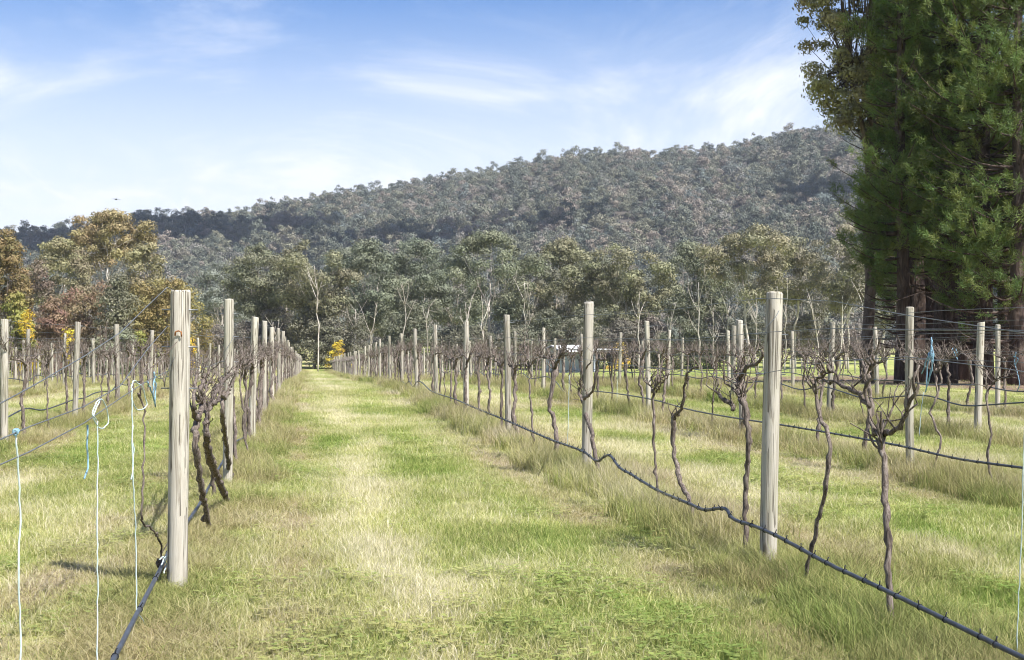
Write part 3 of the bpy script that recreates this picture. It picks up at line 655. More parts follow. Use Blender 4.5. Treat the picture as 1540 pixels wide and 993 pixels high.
# scrub below the gums: greyish pink-brown bushes
rs = random.Random(5)
scrub_names = ['beside the dome wattle', 'left of the aisle end', 'at the aisle end', 'under the narrow crown', 'under the dense olive gum', 'left of the broad gum', 'under the broad crowned gum',
               'right of the broad gum', 'left of the shed', 'behind the shed', 'right of the shed', 'under the large golden gum', 'left of the white stems', 'under the white stems', 'right of the white stems', 'left of the open gum', 'under the open gum', 'beside the flat crowned gum', 'under the pale limbs', 'near the pines']
for i, nm in enumerate(scrub_names):
    px = 318 + i * 51 + rs.uniform(-10, 10)
    tone = rs.choice([(0.125, 0.112, 0.088), (0.118, 0.115, 0.078), (0.14, 0.12, 0.098), (0.108, 0.112, 0.074)])
    bush(px, (160 if px < 1130 else 196) + rs.uniform(-5, 6), 470 + rs.uniform(-22, 20), 96, 'grey-brown scrub bush ' + nm, 260 + i, tone, 'scrub_bush', 'bush', group='scrub bushes under the gums', n_cl=85, cl_r=0.9, n_leaf=130, leaf=0.26, base=0.06)
# bare pale saplings in front of the belt
def sapling(px, d, top, label, seed, fork=0.5):
    rng = np.random.default_rng(seed); p = at(px, d); g = gz(*p); H = zat(top, d) - g; b = MB()
    tp = bez((0, 0, -0.3), (rng.normal() * 0.3, 0, H * 0.5), (rng.normal() * 0.5, rng.normal() * 0.5, H), 10); tp[2:-1, :2] += rng.normal(size=(7, 2)) * 0.08
    b.tube(tp, np.linspace(0.10, 0.02, 10) * (0.75 + 0.5 * rng.random()), 6, bump=0.1, rng=rng)
    for k in range(rng.integers(3, 6)):
        j = rng.integers(4, 8); a = rng.random() * 6.28; L = H * (0.18 + 0.2 * rng.random()); e = tp[j] + np.array([math.cos(a) * L * 0.42, math.sin(a) * L * 0.42, L * 0.9])
        lp = bez(tp[j], (tp[j] + e) / 2 + rng.normal(size=3) * 0.2, e, 6); b.tube(lp, np.linspace(0.045, 0.014, 6), 5)
        for q in range(2):
            e2 = lp[3 + q] + rng.normal(size=3) * 0.5 + np.array([0, 0, 0.7]); b.tube(bez(lp[3 + q], (lp[3 + q] + e2) / 2, e2, 4), np.linspace(0.025, 0.01, 4), 4)
    o = link('bare_tree', b.mesh('bare_tree', M['gum_bark']), None, (p[0], p[1], g)); tag(o, label, 'tree', 'slender bare pale stems before the gums')
for i, (px, top, lab) in enumerate([(730, 445, 'slender bare forked pale stem below the broad crowned gum'), (645, 460, 'slender pale stem left of the broad crowned gum'), (790, 425, 'leaning pale bare stem left of the shed'),
        (1052, 425, 'white bare stem with short side fork before the dark gum'), (1075, 470, 'thin white stem right of the forked white one'), (990, 490, 'crooked pale stem behind the second pine side row'),
        (1140, 440, 'white V forked stem behind the nearest pine side post'), (1300, 420, 'tall pale bare tree beside the pine edge'), (1262, 445, 'pale twisted bare tree left of the pine edge'), (560, 455, 'thin pale stem just past the aisle end'),
        (415, 490, 'bare pale forked tree at the aisle end row'), (880, 500, 'short crooked stem behind the shed roof'), (478, 400, 'tall straight pinkish stem right beside the aisle end'), (606, 430, 'thin white stem past the aisle end wattle'), (704, 455, 'pale stem between the narrow and the broad gum'), (960, 440, 'pale slanting stem right of the second pine side post'), (1010, 455, 'grey stem left of the white side-forked one'), (1098, 430, 'straight pale stem left of the nearest pine side post'), (1180, 420, 'pale stem just right of the nearest pine side post'), (1228, 440, 'pale branching stem above the paddock fence'), (530, 465, 'short white stem behind the aisle end wattle')]):
    sapling(px, 150 + (i % 3) * 4, top, lab, 300 + i)

# pines on the right: three crowns, many needles
def pine_arrays(seed, H=25.0, spread=4.2, low=3.6, tr=0.34):
    rng = np.random.default_rng(seed); wood = MB()
    tp = np.stack([np.cumsum(rng.normal(size=16) * 0.05), np.cumsum(rng.normal(size=16) * 0.05), np.linspace(-0.4, H, 16)], 1); tp[:, :2] -= tp[0, :2]
    trd = tr * np.linspace(1, 0.12, 16); trd[0] *= 1.25; wood.tube(tp, trd, 12, bump=0.06, rng=rng)
    cen, dirs, dark = [], [], []
    z = 1.5
    while z < H - 0.3:
        f = z / H; Lm = spread * (1 - f ** 1.7) * (0.75 if z < low else 1.0) * (0.65 + 0.5 * rng.random()) + 0.35
        for k in range(rng.integers(3, 6) if z > low else 2):
            a = rng.random() * 6.283; L = Lm * (0.55 + 0.6 * rng.random()); s = np.array([np.interp(z, tp[:, 2], tp[:, 0]), np.interp(z, tp[:, 2], tp[:, 1]), z])
            rise = 0.35 + 0.25 * rng.random() - 0.5 * (1 - f); u = np.array([math.cos(a), math.sin(a), 0])
            e = s + u * L + np.array([0, 0, L * (rise + 0.1)]); m = s + u * L * 0.55 + np.array([0, 0, L * (rise - 0.32) * 0.55])
            bp = bez(s, m, e, 8); wood.tube(bp, np.linspace(0.05 * (1 - f) + 0.018, 0.008, 8), 5, cap=False)
            if z < low:
                for q in range(3):
                    t0 = bp[rng.integers(3, 8)]; e2 = t0 + rng.normal(size=3) * 0.35 + u * 0.3; wood.tube(bez(t0, (t0 + e2) / 2, e2, 3), np.linspace(0.012, 0.004, 3), 4, cap=False)
                if rng.random() < 0.7: continue
            nc = int(6 + L * 5.0); side = np.cross(u, [0, 0, 1])
            for q in range(nc):
                t = 0.30 + 0.72 * (q + rng.random()) / nc; j = min(6.999, t * 7); i0 = int(j); b0 = bp[i0] + (bp[i0 + 1] - bp[i0]) * (j - i0)
                w = (1.05 - t * 0.75) * L * 0.34; o = side * rng.normal() * w + np.array([0, 0, 1]) * (rng.normal() * 0.16 + 0.06)
                cen.append(b0 + o); dd = u * 0.7 + o / (abs(w) + 0.1) * 0.5 + np.array([0, 0, 0.55]); dirs.append(dd / np.linalg.norm(dd))
        z += 0.34 + 0.22 * rng.random()
    cen = np.array(cen); dirs = np.array(dirs); keepc = vnoise(cen[:, 0] * 1.1 + cen[:, 1] * 0.6, cen[:, 2] * 1.2 + cen[:, 1] * 0.5, seed) > 0.40; cen = cen[keepc]; dirs = dirs[keepc]; k = len(cen); n_per = 46; ci = np.repeat(np.arange(k), n_per); n = len(ci)
    t = rng.random(n); base = cen[ci] + dirs[ci] * ((t - 0.5) * 0.42)[:, None] + rng.normal(size=(n, 3)) * 0.035
    nd_ = rng.normal(size=(n, 3)) * 0.75 + dirs[ci] * 0.75; nd_ /= np.linalg.norm(nd_, axis=1)[:, None]
    ln = 0.10 + 0.13 * rng.random(n); wd = np.cross(nd_, rng.normal(size=(n, 3))); wd /= np.linalg.norm(wd, axis=1)[:, None]
    W = wd * 0.009; tip = base + nd_ * ln[:, None]
    V = np.stack([base - W * 0.6, base + W * 0.6, tip + W, tip - W], 1).reshape(-1, 3); Q = np.arange(n)[:, None] * 4 + np.array([[0, 1, 2, 3]])
    tt = 0.65 * vnoise(cen[:, 0] * 0.9 + 7, cen[:, 2] * 0.9 + cen[:, 1], seed + 5)[ci] + 0.35 * rng.random(n); hh = 0.7 * rng.random(k)[ci] + 0.3 * rng.random(n)
    return wood.mesh('trunk', M['pine_bark']), mesh_np('crown', V, [Q], M['needle'], False, {'tint': np.repeat(tt, 4), 'hue': np.repeat(hh, 4)})
pine_kit = [pine_arrays(401, 25, 1.9, 3.8, 0.27), pine_arrays(402, 27, 2.9, 4.6, 0.42), pine_arrays(403, 22, 3.6, 2.6, 0.26), pine_arrays(404, 26, 4.2, 4.8, 0.36)]
PCOL = [(0.078, 0.112, 0.030), (0.088, 0.124, 0.034), (0.102, 0.132, 0.034)]
pines = [(1356, 46.0, 0, 'slim trunked pine at the edge nearest the gum belt'), (1376, 52.0, 1, 'pine with dark trunk just behind the edge pine'), (1418, 47.5, 1, 'thickest trunked pine of the stand'),
         (1478, 44.5, 3, 'pine between the thick trunk and the photo edge'), (1528, 43.0, 2, 'small pine with low bright branches at the right photo edge'), (1400, 58.0, 1, 'pine deep in the stand behind the thick trunk'),
         (1452, 55.0, 3, 'slender pine deep in the stand'), (1512, 54.0, 3, 'pine deep in the stand near the photo edge'), (1590, 45.0, 3, 'pine beyond the right photo edge, branches showing'), (1362, 60.0, 0, 'small pine farthest back in the stand')]
for i, (px, d, v, lab) in enumerate(pines):
    p = at(px, d); t = empty('pine_tree', (p[0], p[1], gz(*p)), i * 1.37); s = [0.95, 1.0, 1.06, 0.95, 1.0, 1.1, 1.0, 0.97, 1.03, 0.9][i]; t.scale = (s, s, s)
    link('trunk', pine_kit[v][0], t); c = link('crown', pine_kit[v][1], t); c.color = (*PCOL[i % 3], 1)
    tag(t, lab, 'tree', 'dark pines on the right')
# tall gum whose branches hang in front of the sky beside the pines
rng = np.random.default_rng(420); p = at(1308, 50)
w, l = gum_arrays(rng, 21.0, 5.0, base=0.46, n_cl=170, cl_r=0.5, n_leaf=260, leaf=0.14, trunk_r=0.26, limbs=8, umbrella=0.1, droop=1.0, lean=0.02)
build_tree('gum_tree', (p[0], p[1], gz(*p)), w, l, 'brown_bark', (0.20, 0.185, 0.085), 'tall airy gum tree with olive leaves against the sky beside the pines', 'tree')

# forest on the hill: one far-off mass
rng = np.random.default_rng(77); hk = []
for i in range(8):
    w, (V, Q, tn, hu) = gum_arrays(rng, 11 + 4 * rng.random(), 8 + 3 * rng.random(), base=0.28, n_cl=15, cl_r=2.1, n_leaf=90, leaf=0.8, trunk_r=0.2, limbs=3, umbrella=0.2, droop=0.0)
    me = mesh_np('hill_tree', np.concatenate([V] + w.v), [np.concatenate([Q] + [q + len(V) for q in w.q])], M['hill_leaf'], False, {'tint': np.concatenate([tn, np.full(sum(len(a) for a in w.v), 0.9)])})
    me.materials.append(M['gum_bark'])
    mi = np.zeros(len(me.polygons), np.int32); mi[len(Q):] = 1; me.polygons.foreach_set('material_index', mi); hk.append(me)
hkit = kit('hill_tree_kit', hk)
n = 13000
hpx = -700 + 3000 * rng.random(n); hrr = np.sqrt(400 ** 2 + (985 ** 2 - 400 ** 2) * rng.random(n)); hzz = hill_z(hrr, hpx); X, Y = polar(hpx, hrr)
S = (0.5 + 0.8 * rng.random(n) ** 1.5) * np.where(hrr > 915, 0.82, 0.95)
fo = scatter('hill_forest', np.stack([X, Y, hzz - 0.5], 1), np.stack([0 * S, 0 * S, rng.random(n) * 6.28], 1), np.stack([S, S, S * (0.85 + 0.35 * rng.random(n))], 1), rng.integers(0, 8, n), {}, hkit)
tag(fo, 'grey-green eucalypt forest covering the hill', 'forest', kind='stuff')

# ------------------------------------------------------------------ trellis posts
def post_mesh(rng, h=2.0, r=0.058, sides=20):
    zs = np.array([-0.3, 0.0, 0.25, 0.5, 0.8, 1.1, 1.4, h - 0.012, h]); b = MB(); bend = rng.normal(size=2) * 0.006
    ang = np.arange(sides) * 2 * math.pi / sides; ph = rng.random(3) * 6.28; V = []
    for i, z in enumerate(zs):
        q = r * (1.03 - 0.03 * z / h) * (0.93 if i == len(zs) - 1 else 1)
        rr = q * (1 + 0.025 * np.sin(2 * ang + ph[0]) + 0.018 * np.sin(3 * ang + ph[1]) + 0.012 * np.sin(7 * ang + ph[2] + z * 0.4))
        V.append(np.stack([rr * np.cos(ang) + bend[0] * z * z, rr * np.sin(ang) + bend[1] * z * z, np.full(sides, z)], 1))
    tl = rng.normal(size=2) * 0.09
    for q in (-1, -2): V[q][:, 2] += V[q][:, 0] * tl[0] + V[q][:, 1] * tl[1] + rng.normal(size=sides) * 0.0012
    V = np.concatenate(V); n = len(zs); i, j = np.meshgrid(np.arange(n - 1), np.arange(sides), indexing='ij'); i = i.ravel(); j = j.ravel(); j2 = (j + 1) % sides
    Q = np.stack([i * sides + j, i * sides + j2, (i + 1) * sides + j2, (i + 1) * sides + j], 1)
    V = np.concatenate([V, [[bend[0] * h * h, bend[1] * h * h, h - 0.002]]]); a = np.arange(sides); T = np.stack([(n - 1) * sides + a, (n - 1) * sides + (a + 1) % sides, np.full(sides, n * sides)], 1)
    b.add(V, Q, T); return b.mesh('trellis_post', M['wood'])
rp = np.random.default_rng(31)
post_kit = [post_mesh(rp, 1.7, 0.042 + 0.008 * rp.random()) for k in range(10)]
pinb = MB(); pinb.tube([(-0.088, 0, 0), (0.088, 0, 0)], 0.0042, 6); pin_me = pinb.mesh('wire_pin', M['wire'])
posts = {}
for key, (X, y0, sp, end, phrase) in ROWS.items():
    ys = []; y = y0; k = 0
    while y < end: ys.append(y); y += sp
    posts[key] = []
    for k, y in enumerate(ys):
        yy = y + (rp.normal() * 0.08 if k > 1 else 0); xx = X + (rp.normal() * 0.030 if k > 1 else 0.05 if (key == 'L1' and k == 0) else 0); g = gz(xx, yy)
        o = link('trellis_post', post_kit[(k * 3 + len(posts)) % 10] if True else None, None, (xx, yy, g - 0.02))
        h = 1.0 + rp.normal() * 0.022
        o.scale = (1, 1, h); o.rotation_euler = (rp.normal() * 0.016, rp.normal() * 0.020, rp.random() * 6.28)
        if key == 'R1' and k == 0: o.scale = (1.2, 1.2, 1.005); o.rotation_euler = (0, 0.022, 0.6)
        if key == 'L1' and k == 0: o.scale = (1.1, 1.1, 0.968); o.rotation_euler = (0, -0.020, 2.1)
        lab = 'weathered timber post, %s along the %s' % (ordinal(k + 1), phrase)
        if key == 'R1' and k == 0: lab = 'stout pale timber post nearest the camera in the first row on the pine side'
        if key == 'L1' and k == 0: lab = 'pale timber post with rusty mark, nearest the camera on the wattle side'
        tag(o, lab, 'post', 'timber trellis posts'); posts[key].append((xx, yy, g))
        if k < 6 and key[1] in '12':
            for zp in (1.645, 1.43, 1.19):
                q = link('wire_pin', pin_me, o, (0.0, 0.0, zp / h - 0.0)); q.rotation_euler = (0, 0, -o.rotation_euler[2] + rp.normal() * 0.1)

# rusty mark on the nearest left post: a thin iron stain plate around the staple
def stain():
    p0 = posts['L1'][0]; m = plain('iron_rust', (0.30, 0.12, 0.04), 0.9, 0, 0.4, 90); b = MB()
    post = [o for o in C.objects if o.name == 'trellis_post' or o.name.startswith('trellis_post')]
    b.tube([(-0.016, -0.048, 1.445), (-0.014, -0.052, 1.465), (0.0, -0.054, 1.472), (0.014, -0.052, 1.465), (0.015, -0.048, 1.44)], 0.0042, 6)
    o = [q for q in post if q.get('label', '').startswith('pale timber post with rusty')][0]
    s = link('staple', b.mesh('staple', m), o); s.rotation_euler = (0, 0, -o.rotation_euler[2] - 0.05)
stain()

# ------------------------------------------------------------------ wires
def wire(key, label, pts, r=0.0019):
    b = MB(); b.tube(pts, r, 5); o = link('trellis_wire', b.mesh('trellis_wire', M['wire'])); tag(o, label, 'wire', 'trellis wires'); return o
HEI = {'top': 1.645, 'middle': 1.43, 'cordon': 1.19}
PHR = {'top': 'top wire', 'middle': 'middle wire', 'cordon': 'lower wire carrying the vine arms'}
for key, (X, y0, sp, end, phrase) in ROWS.items():
    for nm, z in HEI.items():
        pts = []
        if key == 'L1':
            tr = {'top': [(-90, 655), (0, 608), (109, 546), (157, 518), (197, 487)], 'middle': [(-90, 700), (0, 667), (24, 652), (100, 622), (170, 590)], 'cordon': [(-90, 738), (0, 700), (60, 672), (137, 630), (200, 586)]}[nm]
            pts = [on_x(a, b, X - 0.01) for a, b in tr]
        elif key == 'R1':
            tr = {'top': [(1720, 526), (1540, 501), (1430, 484), (1309, 466), (1200, 446)], 'middle': [(1720, 500), (1540, 497), (1400, 497), (1200, 496)], 'cordon': [(1720, 590), (1540, 559), (1366, 537), (1240, 545)]}[nm]
            pts = [on_x(a, b, X + 0.01) for a, b in tr]
        elif y0 < 30:
            pts = [np.array([X, y0 - sp, gz(X, y0 - sp) + z - 0.02])]
        P = posts[key]; last = None
        for (xx, yy, g) in P:
            q = np.array([xx - 0.056, yy, g + z + rp.normal() * 0.012])
            if last is not None:
                for t in (0.3, 0.7): pts.append(last + (q - last) * t + np.array([0, 0, -0.022 + rp.normal() * 0.006]))
            pts.append(q); last = q
        wire(key, '%s of the %s' % (PHR[nm], phrase), resample(np.array(pts), 0.9), 0.0021 if key in ('L1', 'R1') else 0.0024 if y0 < 30 else 0.003)
# slanting tie wires twisted across the first posts
for key, z0, z1, lab in (('R1', 1.43, 1.60, 'short tie wire slanting across the nearest pine side post'), ('L1', 1.10, 1.42, 'short tie wire slanting across the nearest wattle side post'), ):
    x, y, g = posts[key][0]; q = 0.060
    a = np.linspace(-1.35, 1.35, 9); sgn = 1
    wire(key, lab, np.stack([x + 0.01 * (1 if key == 'R1' else -1) + q * np.sin(a) * 1.0, y - q * np.cos(a), g + z0 + (z1 - z0) * (a + 1.35) / 2.7], 1), 0.002)
for key in ('R1', 'R2', 'L1'):
    x, y, g = posts[key][1]; a = np.linspace(-1.3, 1.3, 7); wire(key, 'short tie wire slanting across the second post of the ' + ROWS[key][4], np.stack([x + 0.057 * np.sin(a), y - 0.057 * np.cos(a), g + 1.2 + 0.22 * (a + 1.3) / 2.6], 1), 0.0022)

# ------------------------------------------------------------------ drip hoses
def clip_mesh(r):
    b = MB(); a = np.linspace(0, 2 * math.pi, 9); b.tube(np.stack([r * 1.12 * np.sin(a), 0 * a, r * 1.12 * np.cos(a)], 1), r * 0.28, 5, cap=False)
    b.tube([(0, 0, r), (0.002, 0, r + 0.012), (0.006, 0.004, r + 0.020)], [0.0035, 0.003, 0.004], 5); return b.mesh('hose_clip', M['clip'])
HR_ = 0.0115; clip_me = clip_mesh(HR_)
def hose(key, trace, zh, label, clips=0):
    X, y0, sp, end, phrase = ROWS[key]; pts = [on_x(a, b, X + (float(np.interp(b, [660, 720, 822, 880, 993], [-0.085, -0.075, -0.066, -0.02, 0.03])) if key == 'L1' else -0.075)) for a, b in trace]; rr = np.random.default_rng(hash(key) % 1000 if False else sum(map(ord, key)))
    y = pts[-1][1] + 0.8 if pts else y0 - sp * 1.2
    while y < min(end, 110):
        pts.append(np.array([X - 0.08 + rr.normal() * 0.012, y, gz(X, y) + zh + 0.05 * math.sin(y * 1.9 + X) + rr.normal() * 0.022])); y += 0.9 + rr.random() * 0.5
    pts = resample(np.array(pts), 0.06 if len(trace) else 0.35)
    if len(trace): pts[1:-1, 2] += rr.normal(size=len(pts) - 2) * 0.0006
    b = MB(); b.tube(pts, HR_ if y0 < 20 else 0.013, 8 if len(trace) else 5); o = link('drip_hose', b.mesh('drip_hose', M['hose'])); tag(o, label, 'hose', 'irrigation hoses')
    if clips:
        acc = 0; nxt = 0.1
        for i in range(1, len(pts)):
            acc += np.linalg.norm(pts[i] - pts[i - 1])
            if acc > nxt and clips > 0:
                nxt += (0.17 + 0.09 * rr.random()) * (1 if key != 'L1' else 4); clips -= 1; q = link('hose_clip', clip_me, o, tuple(pts[i])); d = pts[i] - pts[i - 1]
                q.rotation_euler = (math.atan2(d[2], d[1]), rr.normal() * 0.25, -math.atan2(d[0], d[1]))
    return o
hose('R1', [(1900, 1165), (1640, 1036), (1540, 990), (1440, 941), (1340, 892), (1250, 850), (1155, 800), (1125, 788), (1104, 781), (1098, 776), (1094, 768), (1084, 765), (1060, 767), (1035, 757), (990, 738), (950, 714), (928, 699), (922, 690), (917, 685), (909, 687), (901, 693), (880, 681), (830, 662), (790, 645), (760, 632), (715, 614), (690, 603), (650, 589), (625, 576)], 0.19, 'black drip hose with kinks and clips along the first row on the pine side', 90)
hose('L1', [(90, 1140), (170, 993), (200, 935), (235, 868), (258, 822), (300, 758), (330, 703), (352, 668), (375, 640)], 0.30, 'black drip hose sagging low along the first row on the wattle side', 5)
hose('R2', [(1900, 770), (1700, 727), (1540, 704), (1440, 690), (1360, 672), (1280, 657), (1180, 640), (1100, 628), (1040, 617), (985, 602), (940, 594), (890, 588), (845, 586)], 0.42, 'black drip hose along the second row on the pine side', 40)
hose('R3', [], 0.50, 'black drip hose along the third row on the pine side'); hose('R4', [], 0.5, 'black drip hose along the fourth row on the pine side')
hose('L2', [], 0.36, 'black drip hose along the second row on the wattle side'); hose('L3', [], 0.40, 'black drip hose along the third row on the wattle side')

# ------------------------------------------------------------------ vines
def gnarl(rng, pts, r0, r1, step=0.05, jit=0.007, k=7, lumps=0.28):
    p = resample(np.asarray(pts, float), step); n = len(p); r = np.linspace(r0, r1, n) * (1 + (rng.random(n) - 0.5) * lumps)
    for q in range(max(1, n // 6)): i = rng.integers(0, n); r[i] *= 1.25
    p[1:-1] += rng.normal(size=(n - 2, 3)) * jit; return p, r
def spurs(b, rng, path, n, r, up=0.12, cane=0.5, fine=True):
    for q in range(n):
        c = path[rng.integers(1, len(path))]; d = np.array([rng.normal() * 0.5, rng.normal() * 0.55, 0.75 + 0.4 * rng.random()]); d /= np.linalg.norm(d); L = up * (0.45 + 0.9 * rng.random())
        e = c + d * L; mdl = (c + e) / 2 + rng.normal(size=3) * 0.014; b.tube(bez(c, mdl, e, 4), r * np.array([1.0, 0.85, 0.95, 0.75]), 5, bump=0.15, rng=rng)
        if rng.random() < cane:
            for w in range(rng.integers(1, 3)):
                e2 = e + np.array([rng.normal() * 0.08, rng.normal() * 0.10, 0.03 + 0.13 * rng.random()]); b.tube(bez(e, (e + e2) / 2 + rng.normal(size=3) * 0.025, e2, 4), np.linspace(r * 0.6, r * 0.35, 4), 4, cap=False)
def vine_meshes(seed, old=True):
    """trunk mesh and two cordon arm meshes, local frame: row along Y, base at origin"""
    rng = np.random.default_rng(seed); h = 0.98 + 0.12 * rng.random(); r = (0.020 if old else 0.0125) * (0.8 + 0.5 * rng.random())
    n = 6; ctr = np.zeros((n, 3)); ctr[:, 2] = np.linspace(-0.05, h, n); ctr[1:, 0] = np.cumsum(rng.normal(size=n - 1) * 0.02); ctr[1:, 1] = np.cumsum(rng.normal(size=n - 1) * 0.04)
    t = MB(); p, rad = gnarl(rng, ctr, r * 1.15, r * 0.85); rad[-3:] *= 1.35; t.tube(p, rad, 8, bump=0.22, rng=rng); spurs(t, rng, p[-4:], 5 if old else 3, 0.007, 0.11)
    arms = []
    for s in (-1, 1):
        b = MB(); L = (0.35 + 0.42 * rng.random()) * (1 if old else 0.6); top = p[-2]
        c = np.array([top, top + [rng.normal() * 0.02, s * L * 0.3, 0.05 + 0.05 * rng.random()], [rng.normal() * 0.03, top[1] + s * L * 0.7, h + 0.08], [rng.normal() * 0.03, top[1] + s * L, h + 0.09 + rng.normal() * 0.03]])
        q, ra = gnarl(rng, c, r * 0.75, r * 0.35, 0.045, 0.008); b.tube(q, ra, 6, bump=0.22, rng=rng); spurs(b, rng, q, int(4 + L * 11), 0.006, 0.11, 0.75)
        for w in range(4):
            c0 = q[rng.integers(1, len(q))]; e2 = c0 + np.array([rng.normal() * 0.07, s * (0.15 + 0.35 * rng.random()), 0.06 + 0.30 * rng.random()]); b.tube(bez(c0, (c0 + e2) / 2 + np.array([rng.normal() * 0.03, 0, 0.07]), e2, 6), np.linspace(0.0042, 0.0024, 6), 4, cap=False)
        arms.append(b)
    return t, arms
vine_kit = []
for k in range(16):
    t, a = vine_meshes(500 + k, k % 4 != 3); vine_kit.append((t.mesh('trunk', M['vine']), a[0].mesh('cordon_arm', M['vine']), a[1].mesh('cordon_arm', M['vine'])))
def vine_traced(X, trace, r0, r1, label, seed, arms=(), nsp=8, sp=0.10, dx=0.0, extra=()):
    """a vine whose trunk follows a traced line in the row plane; arms are further traces"""
    rng = np.random.default_rng(seed); pts = np.array([on_x(a, b, X) for a, b in trace]); x, y = X, pts[0][1]; g = gz(x, y)
    base = np.array([x + dx, y, g]); loc = pts - base; wob = np.linspace(0, 1, len(loc)); loc[:, 0] += dx + np.sin(wob * 4 + seed) * 0.02
    loc = np.concatenate([[[loc[0, 0], loc[0, 1], -0.05]], loc]) if loc[0, 2] > 0.05 else loc
    root = empty('grape_vine', tuple(base)); b = MB(); p, r = gnarl(rng, loc, r0, r1, 0.04, 0.005, lumps=0.3); b.tube(p, r, 9, bump=0.2, rng=rng); spurs(b, rng, p[-4:], nsp, 0.007, sp)
    for tr in extra:
        q = np.array([on_x(a, c, X) for a, c in tr]) - base; q[:, 0] += dx; qq, rr = gnarl(rng, q, r1 * 0.8, r1 * 0.5, 0.04, 0.006); b.tube(qq, rr, 7, bump=0.2, rng=rng); spurs(b, rng, qq[-4:], 4, 0.006, 0.09)
    link('trunk', b.mesh('trunk', M['vine']), root)
    for tr in arms:
        b = MB(); q = np.array([on_x(a, c, X) for a, c in tr]) - base; q[:, 0] += dx + rng.normal() * 0.02; qq, rr = gnarl(rng, q, r1 * 0.8, r1 * 0.42, 0.04, 0.007); b.tube(qq, rr, 7, bump=0.22, rng=rng); spurs(b, rng, qq, 5, 0.0058, 0.08, 0.8)
        link('cordon_arm', b.mesh('cordon_arm', M['vine']), root)
    tag(root, label, 'vine', 'bare grape vines'); return y
used = {k: [] for k in ROWS}
R = R1X
used['R1'] += [
 vine_traced(R, [(1346, 925), (1344, 895), (1338, 800), (1329, 730), (1324, 690), (1318, 655)], 0.0125, 0.0165, 'Y-forked bare vine nearest the camera on the pine side', 601, [[(1318, 655), (1340, 640), (1352, 612), (1362, 588), (1366, 560)], [(1318, 655), (1309, 622), (1304, 596), (1311, 566), (1318, 545)], [(1309, 610), (1290, 590), (1270, 580), (1240, 572)]], 9, 0.12),
 vine_traced(R, [(1214, 880), (1218, 850), (1228, 790), (1241, 715), (1243, 668), (1226, 615), (1222, 572)], 0.011, 0.011, 'thin S-curved bare vine just past the Y-forked one', 602, [[(1222, 580), (1232, 566), (1250, 560)]], 6, 0.09),
 vine_traced(R, [(1121, 850), (1119, 800), (1118, 720), (1121, 650), (1119, 610), (1112, 588)], 0.014, 0.020, 'knobbly headed bare vine leaning beside the stout post', 603, [[(1112, 600), (1109, 572), (1120, 553), (1135, 545), (1142, 528)], [(1119, 616), (1112, 604), (1100, 597), (1092, 588)], [(1112, 590), (1100, 570), (1098, 556)]], 12, 0.10),
 vine_traced(R, [(1042, 790), (1036, 760), (1024, 730), (1014, 668), (1016, 628)], 0.015, 0.017, 'bare stump-like vine cut off at mid height', 604, [[(1016, 628), (1030, 612), (1034, 580), (1040, 560), (1055, 552)]], 3, 0.05),
 vine_traced(R, [(990, 770), (988, 740), (986, 690), (987, 640), (985, 600), (991, 570)], 0.010, 0.010, 'thin straight bare vine behind the kinked hose', 605, [[(985, 590), (996, 575), (1004, 562)], [(987, 590), (980, 570)]], 6, 0.08),
 vine_traced(R, [(902, 725), (898, 690), (893, 650), (882, 618), (880, 600)], 0.022, 0.018, 'thick dark vine bending beside the second pine side post', 606, [[(882, 612), (874, 590), (880, 560), (890, 545)], [(884, 600), (900, 575), (902, 548), (915, 540)]], 6, 0.1),
]
L = L1X
used['L1'] += [
 vine_traced(L, [(304, 815), (298, 770), (290, 715), (287, 660), (290, 640), (300, 612)], 0.017, 0.021, 'gnarled old vine close behind the rusty marked post', 611, [[(300, 612), (310, 590), (320, 575), (335, 562)], [(292, 635), (284, 605), (287, 580), (290, 560)], [(300, 612), (296, 590), (305, 570), (312, 556)]], 6, 0.08, 0.04),
 vine_traced(L, [(332, 775), (322, 748), (305, 705), (292, 672), (286, 650)], 0.022, 0.020, 'thick old vine leaning away behind the rusty marked post', 612, [[(286, 650), (292, 620), (310, 600), (316, 580)]], 4, 0.08, 0.10),
 vine_traced(L, [(328, 725), (322, 690), (318, 650), (315, 610)], 0.016, 0.014, 'dark upright vine between the first two wattle side posts', 613, [[(315, 612), (318, 590), (330, 575)], [(315, 612), (306, 596), (302, 580)]], 5, 0.08, -0.03),
 vine_traced(L, [(346, 735), (340, 690), (330, 640), (325, 612), (327, 590)], 0.020, 0.018, 'old vine curving up against the second wattle side post', 614, [[(327, 600), (320, 585), (324, 566)], [(328, 600), (340, 580), (345, 566)]], 5, 0.08, 0.03),
 vine_traced(L, [(264, 905), (262, 880), (258, 830), (242, 795), (226, 765), (229, 700), (233, 620), (231, 575)], 0.0052, 0.0045, 'whip-thin young vine with reddish stem left of the rusty marked post', 615, [], 3, 0.04, -0.06),
 vine_traced(L, [(263, 898), (262, 868), (258, 845)], 0.024, 0.016, 'short dead vine stump at the foot of the rusty marked post', 616, [], 2, 0.04, -0.05),
]
cand = []
rv = np.random.default_rng(90)
for key, (X, y0, sp, end, phrase) in ROWS.items():
    y = {'R1': 14.9, 'L1': 14.2, 'R2': 9.9, 'R3': 14.0, 'R4': 19.0}.get(key, y0 - 4.2); k = len(used[key])
    while y < end - 0.5:
        if rv.random() > 0.07:
            d = y * math.cos(YAW) + X * math.sin(YAW); lat = X * math.cos(YAW) - y * math.sin(YAW)
            if abs(lat / d) * F < 800: k += 1; cand.append((d, key, X, y, k))
        y += 1.33 + rv.normal() * 0.12
cand.sort()
n_ind = 300 - sum(len(v) for v in used.values())
far_b = MB()
